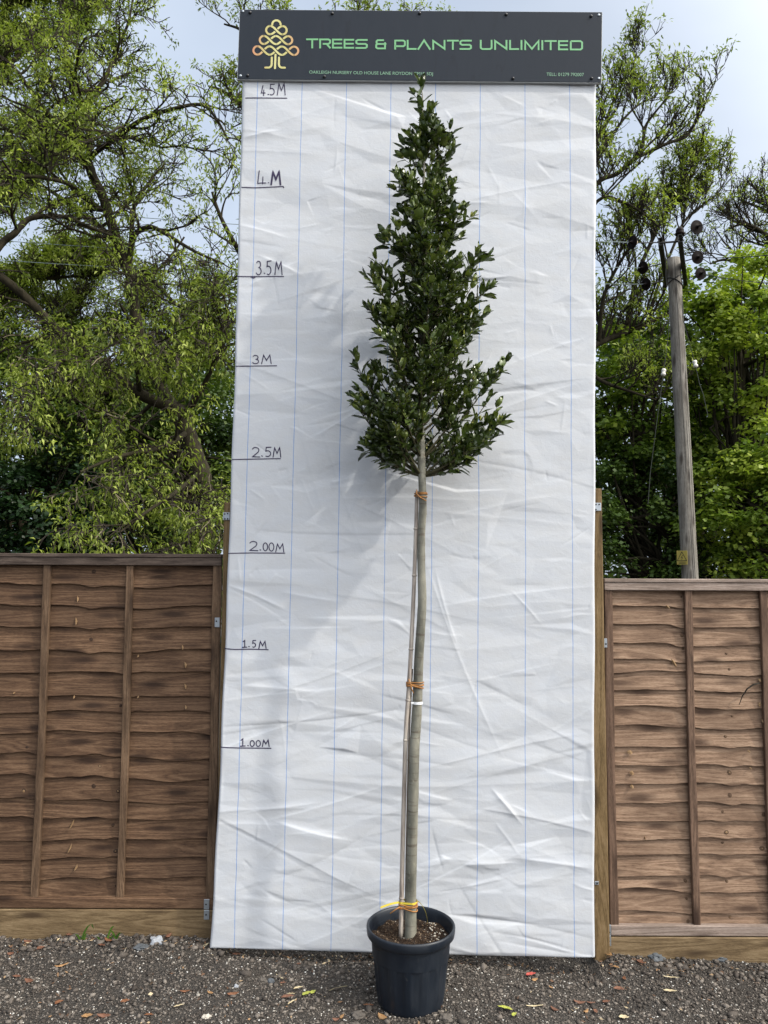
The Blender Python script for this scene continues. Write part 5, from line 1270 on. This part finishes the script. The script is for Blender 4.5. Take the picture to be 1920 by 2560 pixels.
for (q, L, W, an, mk, lb) in [
 (c6(460,275), .036,.016,.35,'r','crimson red leaf lying near the right edge of the board'),
 (c6(330,465), .045,.016,-.45,'y','yellow green leaf on the gravel right of the pot'),
 (c6(378,500), .022,.011,.9,'y','small green leaf tip at the bottom edge right of the pot'),
 (c6(706,418), .034,.016,-.3,'d','broad rust leaf in the group right of centre'),
 (c6(764,422), .026,.011,-.15,'d','narrow rust leaf beside the broad rust one'),
 (c6(790,460), .020,.012,1.3,'d','rust leaf standing on edge below its neighbours'),
 (c6(842,418), .026,.016,.3,'d','crumpled dark rust leaf at the right of the group'),
 (c6(580,462), .030,.015,-.9,'d','folded rust leaf left of the rust group'),
 (c6(740,462), .022,.014,.8,'o','pale orange curled leaf in the rust group'),
 (c6(905,360), .034,.013,-.2,'d','slim rust leaf on the gravel before the right post'),
 (c6(850,220), .030,.016,-.7,'o','tan leaf at the foot of the right post'),
 (c6(1012,245), .028,.012,-1.0,'d','red brown leaf leaning below the right gravel board'),
 (c6(1240,210), .032,.014,-.3,'b','brown leaf tucked against the right gravel board'),
 (c6(890,262), .024,.012,-.5,'o','small orange leaf in front of the right post foot'),
 (c6(935,305), .022,.010,1.4,'b','small brown upright leaf in front of the right post'),
 (c6(563,348), .018,.010,-.9,'o','tiny orange leaf right of the red one'),
 (c6(480,302), .022,.011,.4,'o','small tan leaf just under the red one'),
 (c6(1222,282), .016,.010,-.4,'o','tiny tan leaf before the right gravel board'),
 (c6(930,496), .030,.012,-.1,'t','cream seed husk near the bottom edge right of centre'),
 (c6(1165,384), .042,.008,-.15,'t','long pale straw husk right of centre on the gravel'),
 (c6(480,458), .052,.006,.05,'t','thin straw strip on the gravel right of the pot'),
 (c6(1170,312), .05,.004,-.2,'t','very thin pale stalk before the right gravel board'),
 (c5(365,1218), .042,.014,.5,'o','orange leaf alone on the left gravel'),
 (c5(168,1312), .034,.018,-.5,'d','curled red brown leaf low at the left'),
 (c5(98,1296), .026,.010,-.1,'d','thin red brown leaf left of the curled one'),
 (c5(240,1130), .026,.018,.8,'d','crumpled rust leaf near the fence at the left'),
 (c5(165,1078), .030,.016,-.2,'d','dull maroon leaf by the left gravel board'),
 (c5(62,1152), .022,.012,0,'d','small rust leaf at the far left'),
 (c5(350,1455), .026,.016,.9,'b','brown leaf standing at the bottom left'),
 (c5(515,1520), .030,.015,.3,'o','light brown leaf at the bottom edge left of centre'),
 (c5(615,1515), .040,.014,-.1,'d','long rust leaf at the bottom edge left of centre'),
 (c5(740,1440), .026,.012,.4,'b','dull tan leaf between board and bottom edge'),
 (c5(880,1540), .026,.012,.1,'b','dark brown leaf at the bottom edge below the board corner'),
 (c5(1095,1395), .028,.010,.1,'b','faint brown leaf left of the pale husks'),
 (c5(1380,1400), .034,.014,.2,'b','pale brown lobed leaf under the white board'),
 (c5(1060,1485), .030,.007,.5,'t','pale straw curl near the bottom left of centre'),
 (c5(600,1115), .026,.014,-.3,'d','rust leaf at the base of the weed tuft'),
 (c5(640,1095), .036,.018,-.6,'b','dry lobed leaf under the weed tuft'),
 (c5(1000,1075), .030,.014,1.2,'d','rust leaf upright at the left board corner'),
 (c5(1215,1110), .028,.010,.9,'t','pale curled leaf at the left board foot'),
 (c5(330,1030), .034,.016,.3,'d','rust leaf heaped against the left gravel board'),
 (c5(405,1065), .024,.012,-.4,'d','small rust leaf below the left gravel board'),
 (c7(718,378), .036,.008,-.8,'t','bent pale seed stalk in front of the board'),
 (c7(748,428), .020,.009,.3,'d','small rust leaf touching the bent seed stalk'),
 (c7(885,485), .030,.007,.4,'t','pale twisted husk left of the pot'),
 (c7(820,542), .024,.006,.1,'t','short pale husk below the twisted one'),
 (c7(965,540), .034,.016,.7,'y','yellow green torn leaf left of the pot'),
 (c7(1020,530), .022,.012,.9,'y','small olive fragment beside the torn leaf'),
 (c7(790,585), .040,.014,.25,'d','flat maroon leaf left of the pot'),
 (c7(830,635), .034,.005,.9,'t','thin pale stalk below the maroon leaf'),
 (c7(890,245), .014,.010,.2,'d','tiny red leaf fragment before the board'),
 (c7(90,550), .022,.013,-.6,'o','amber leaf below the left board corner'),
 (c7(1285,722), .024,.009,1.2,'o','tan husk leaf near the foot of the pot'),
 (c7(1520,625), .030,.008,-.05,'b','olive brown leaf touching the pot foot'),
 (c7(1640,745), .034,.020,-.9,'o','curled amber leaf against the pot base'),
 (c7(1225,745), .020,.012,0,'d','small rust leaf left of the pot foot'),
 (c7(330,130), .026,.012,0,'d','rust leaf lying under the lower edge of the board')]:
    fallen(q[0], q[1], L, W, an, mk, lb)
# loose crumbs of bark, husks and leaf scattered over the gravel, thickest along the fence foot
rngL = np.random.default_rng(44); nL = 1500
xl = rngL.uniform(-2.5, 2.8, nL); yl = np.where(rngL.random(nL) < .45, 4.13-np.abs(rngL.normal(0,.05,nL)), rngL.uniform(3.05,4.12,nL))
ln = rngL.uniform(.004,.013,nL); wd = ln*rngL.uniform(.2,.5,nL); al = rngL.uniform(0,np.pi,nL); zl = gheight(xl, yl)+.006+rngL.uniform(0,.004,nL)
cx1 = np.stack([np.cos(al),np.sin(al),rngL.normal(0,.25,nL)],1); cy1 = np.stack([-np.sin(al),np.cos(al),rngL.normal(0,.5,nL)],1); Pl = np.stack([xl,yl,zl],1)
Vl = np.stack([Pl-cx1*ln[:,None], Pl-cy1*wd[:,None], Pl+cx1*ln[:,None], Pl+cy1*wd[:,None]],1).reshape(-1,3)
M = Mat('plant_crumbs', (.2,.12,.06), .8); M.color(M.ramp(M.attr(), [(0,(.05,.028,.015)),(.4,(.13,.065,.032)),(.75,(.26,.16,.08)),(1,(.50,.42,.27))]))
o = np_mesh('leaf_litter', Vl, (np.arange(nL)*4)[:,None]+np.arange(4)[None], M.m, tone=np.repeat(rngL.random(nL)**1.6,4)); tag(o, 'small brown crumbs of leaf and husk scattered over the gravel', 'litter', kind='stuff')
def stick(pts_, r, mat, label, Yoff=.01):
    P0 = []
    for x, y in pts_: p = on_ground(x, y); p.z = float(gheight(np.array(p.x), np.array(p.y)))+Yoff; P0.append(p)
    m = MB(); m.tube(P0, r, 6); o = m.build('twig', mat); tag(o, label, 'twig')
stick([c7(1165,512), c7(1210,485), c7(1270,470), c7(1328,465)], .0022, TWIGP, 'thin pale brown twig lying left of the pot')
# pale stones by the left fence
def rock(px_, py_, s, mat, label, seed, flat_=.55):
    s *= 1.35
    p = on_ground(px_, py_); p.z = float(gheight(np.array(p.x), np.array(p.y)))+s*.25
    rs = random.Random(seed); bm = bmesh.new(); bmesh.ops.create_icosphere(bm, subdivisions=3, radius=1)
    for v_ in bm.verts:
        d = mnoise.noise(v_.co*1.3+Vector((seed,0,0)))*.55 + mnoise.noise(v_.co*3.7+Vector((0,seed,0)))*.18; v_.co = v_.co*(1+d); v_.co = Vector((v_.co.x*s*1.25, v_.co.y*s, v_.co.z*s*flat_))
    me = bpy.data.meshes.new('stone'); bm.to_mesh(me); bm.free(); me.materials.append(mat); o = bpy.data.objects.new('stone', me); col.objects.link(o); o.location = p; tag(o, label, 'stone')
SW = simple('pale_grey_stone', (.34,.36,.39), .8, var=.4, nscale=50, bump=.5); SG_ = simple('blue_grey_slate', (.09,.10,.11), .7, var=.5, nscale=50, bump=.5); SB = simple('brown_grey_stone', (.11,.095,.08), .8, var=.5, nscale=50, bump=.5)
rock(*c5(930,1098), .021, SW, 'pale grey lump of stone near the left board corner', 3, .7)
rock(*c5(835,1130), .020, SG_, 'flat blue grey stone left of the pale lump', 4, .4)
rock(*c5(680,1040), .022, SG_, 'dark slate piece behind the weed tuft', 5, .5)
rock(*c7(1425,705), .017, SB, 'flat brown stone near the pot foot', 6, .5)
rock(*c7(570,395), .012, SB, 'square brown stone in front of the board', 7, .7)
rock(*c7(635,395), .011, SG_, 'small grey stone beside the square brown one', 8, .7)
rock(*c7(325,458), .007, SW, 'small blue white pebble left of centre', 9, .7)
rock(*c7(60,742), .010, PERL, 'cream pebble near the bottom left of the board', 10, .7)
rock(*c7(1395,790), .014, SB, 'brown stone at the bottom edge left of the pot', 12, .6)
rock(*c6(1095,222), .024, SG_, 'dark stone against the right gravel board', 13, .7)
rock(*c6(1420,230), .017, SG_, 'grey stone below the knots of the right gravel board', 14, .6)
rock(*c6(1165,265), .007, PERL, 'cream pebble below the right gravel board', 15, .7)
rock(*c6(322,295), .008, SB, 'tan pebble left of the red leaf', 16, .7)
rock(*c6(30,500), .017, SB, 'grey brown stone at the bottom edge right of the pot', 17, .6)
rock(*c6(1250,430), .008, SB, 'brown pebble at the right of the gravel', 18, .7)
# weed tuft
wp = on_ground(*c5(560,1075)); wp.z = float(gheight(np.array(wp.x), np.array(wp.y)))
WEED = thing('grass_tuft', 'small tuft of fresh green grass against the left gravel board', 'grass tuft', wp)
def blade(base_, tip_, bend, w_):
    m = MB(); prev = None; m.tone = rl.random(); n = 9; side = (Vector(tip_)-Vector(base_)).cross(Vector((0,1,.2))).normalized()
    for i in range(n+1):
        t = i/n; p = Vector(base_).lerp(Vector(tip_), t)+Vector((0,-.01,bend*4*t*(1-t))); ww = w_*(1-t**2)*.5+.0003
        r_ = (m.vert(p-side*ww), m.vert(p+side*ww))
        if prev: m.face([prev[0],prev[1],r_[1],r_[0]])
        prev = r_
    m.build('blade', L_WEED, WEED)
YW = wp.y+.02
for (b0, t0_, bend) in [((488,1060),(548,968),.02),((548,968),(560,995),.0),((640,1060),(690,990),.03),((690,1060),(645,1010),.02),((690,1065),(730,1028),.02),((480,1065),(440,1035),.015),((500,1070),(520,1020),.01),((650,1070),(705,1075),.03),((600,1075),(570,1040),.01)]:
    blade(at(*c5(*b0), YW-.03), at(*c5(*t0_), YW-.05), bend, .010)
m = MB()
bpy.context.view_layer.update()
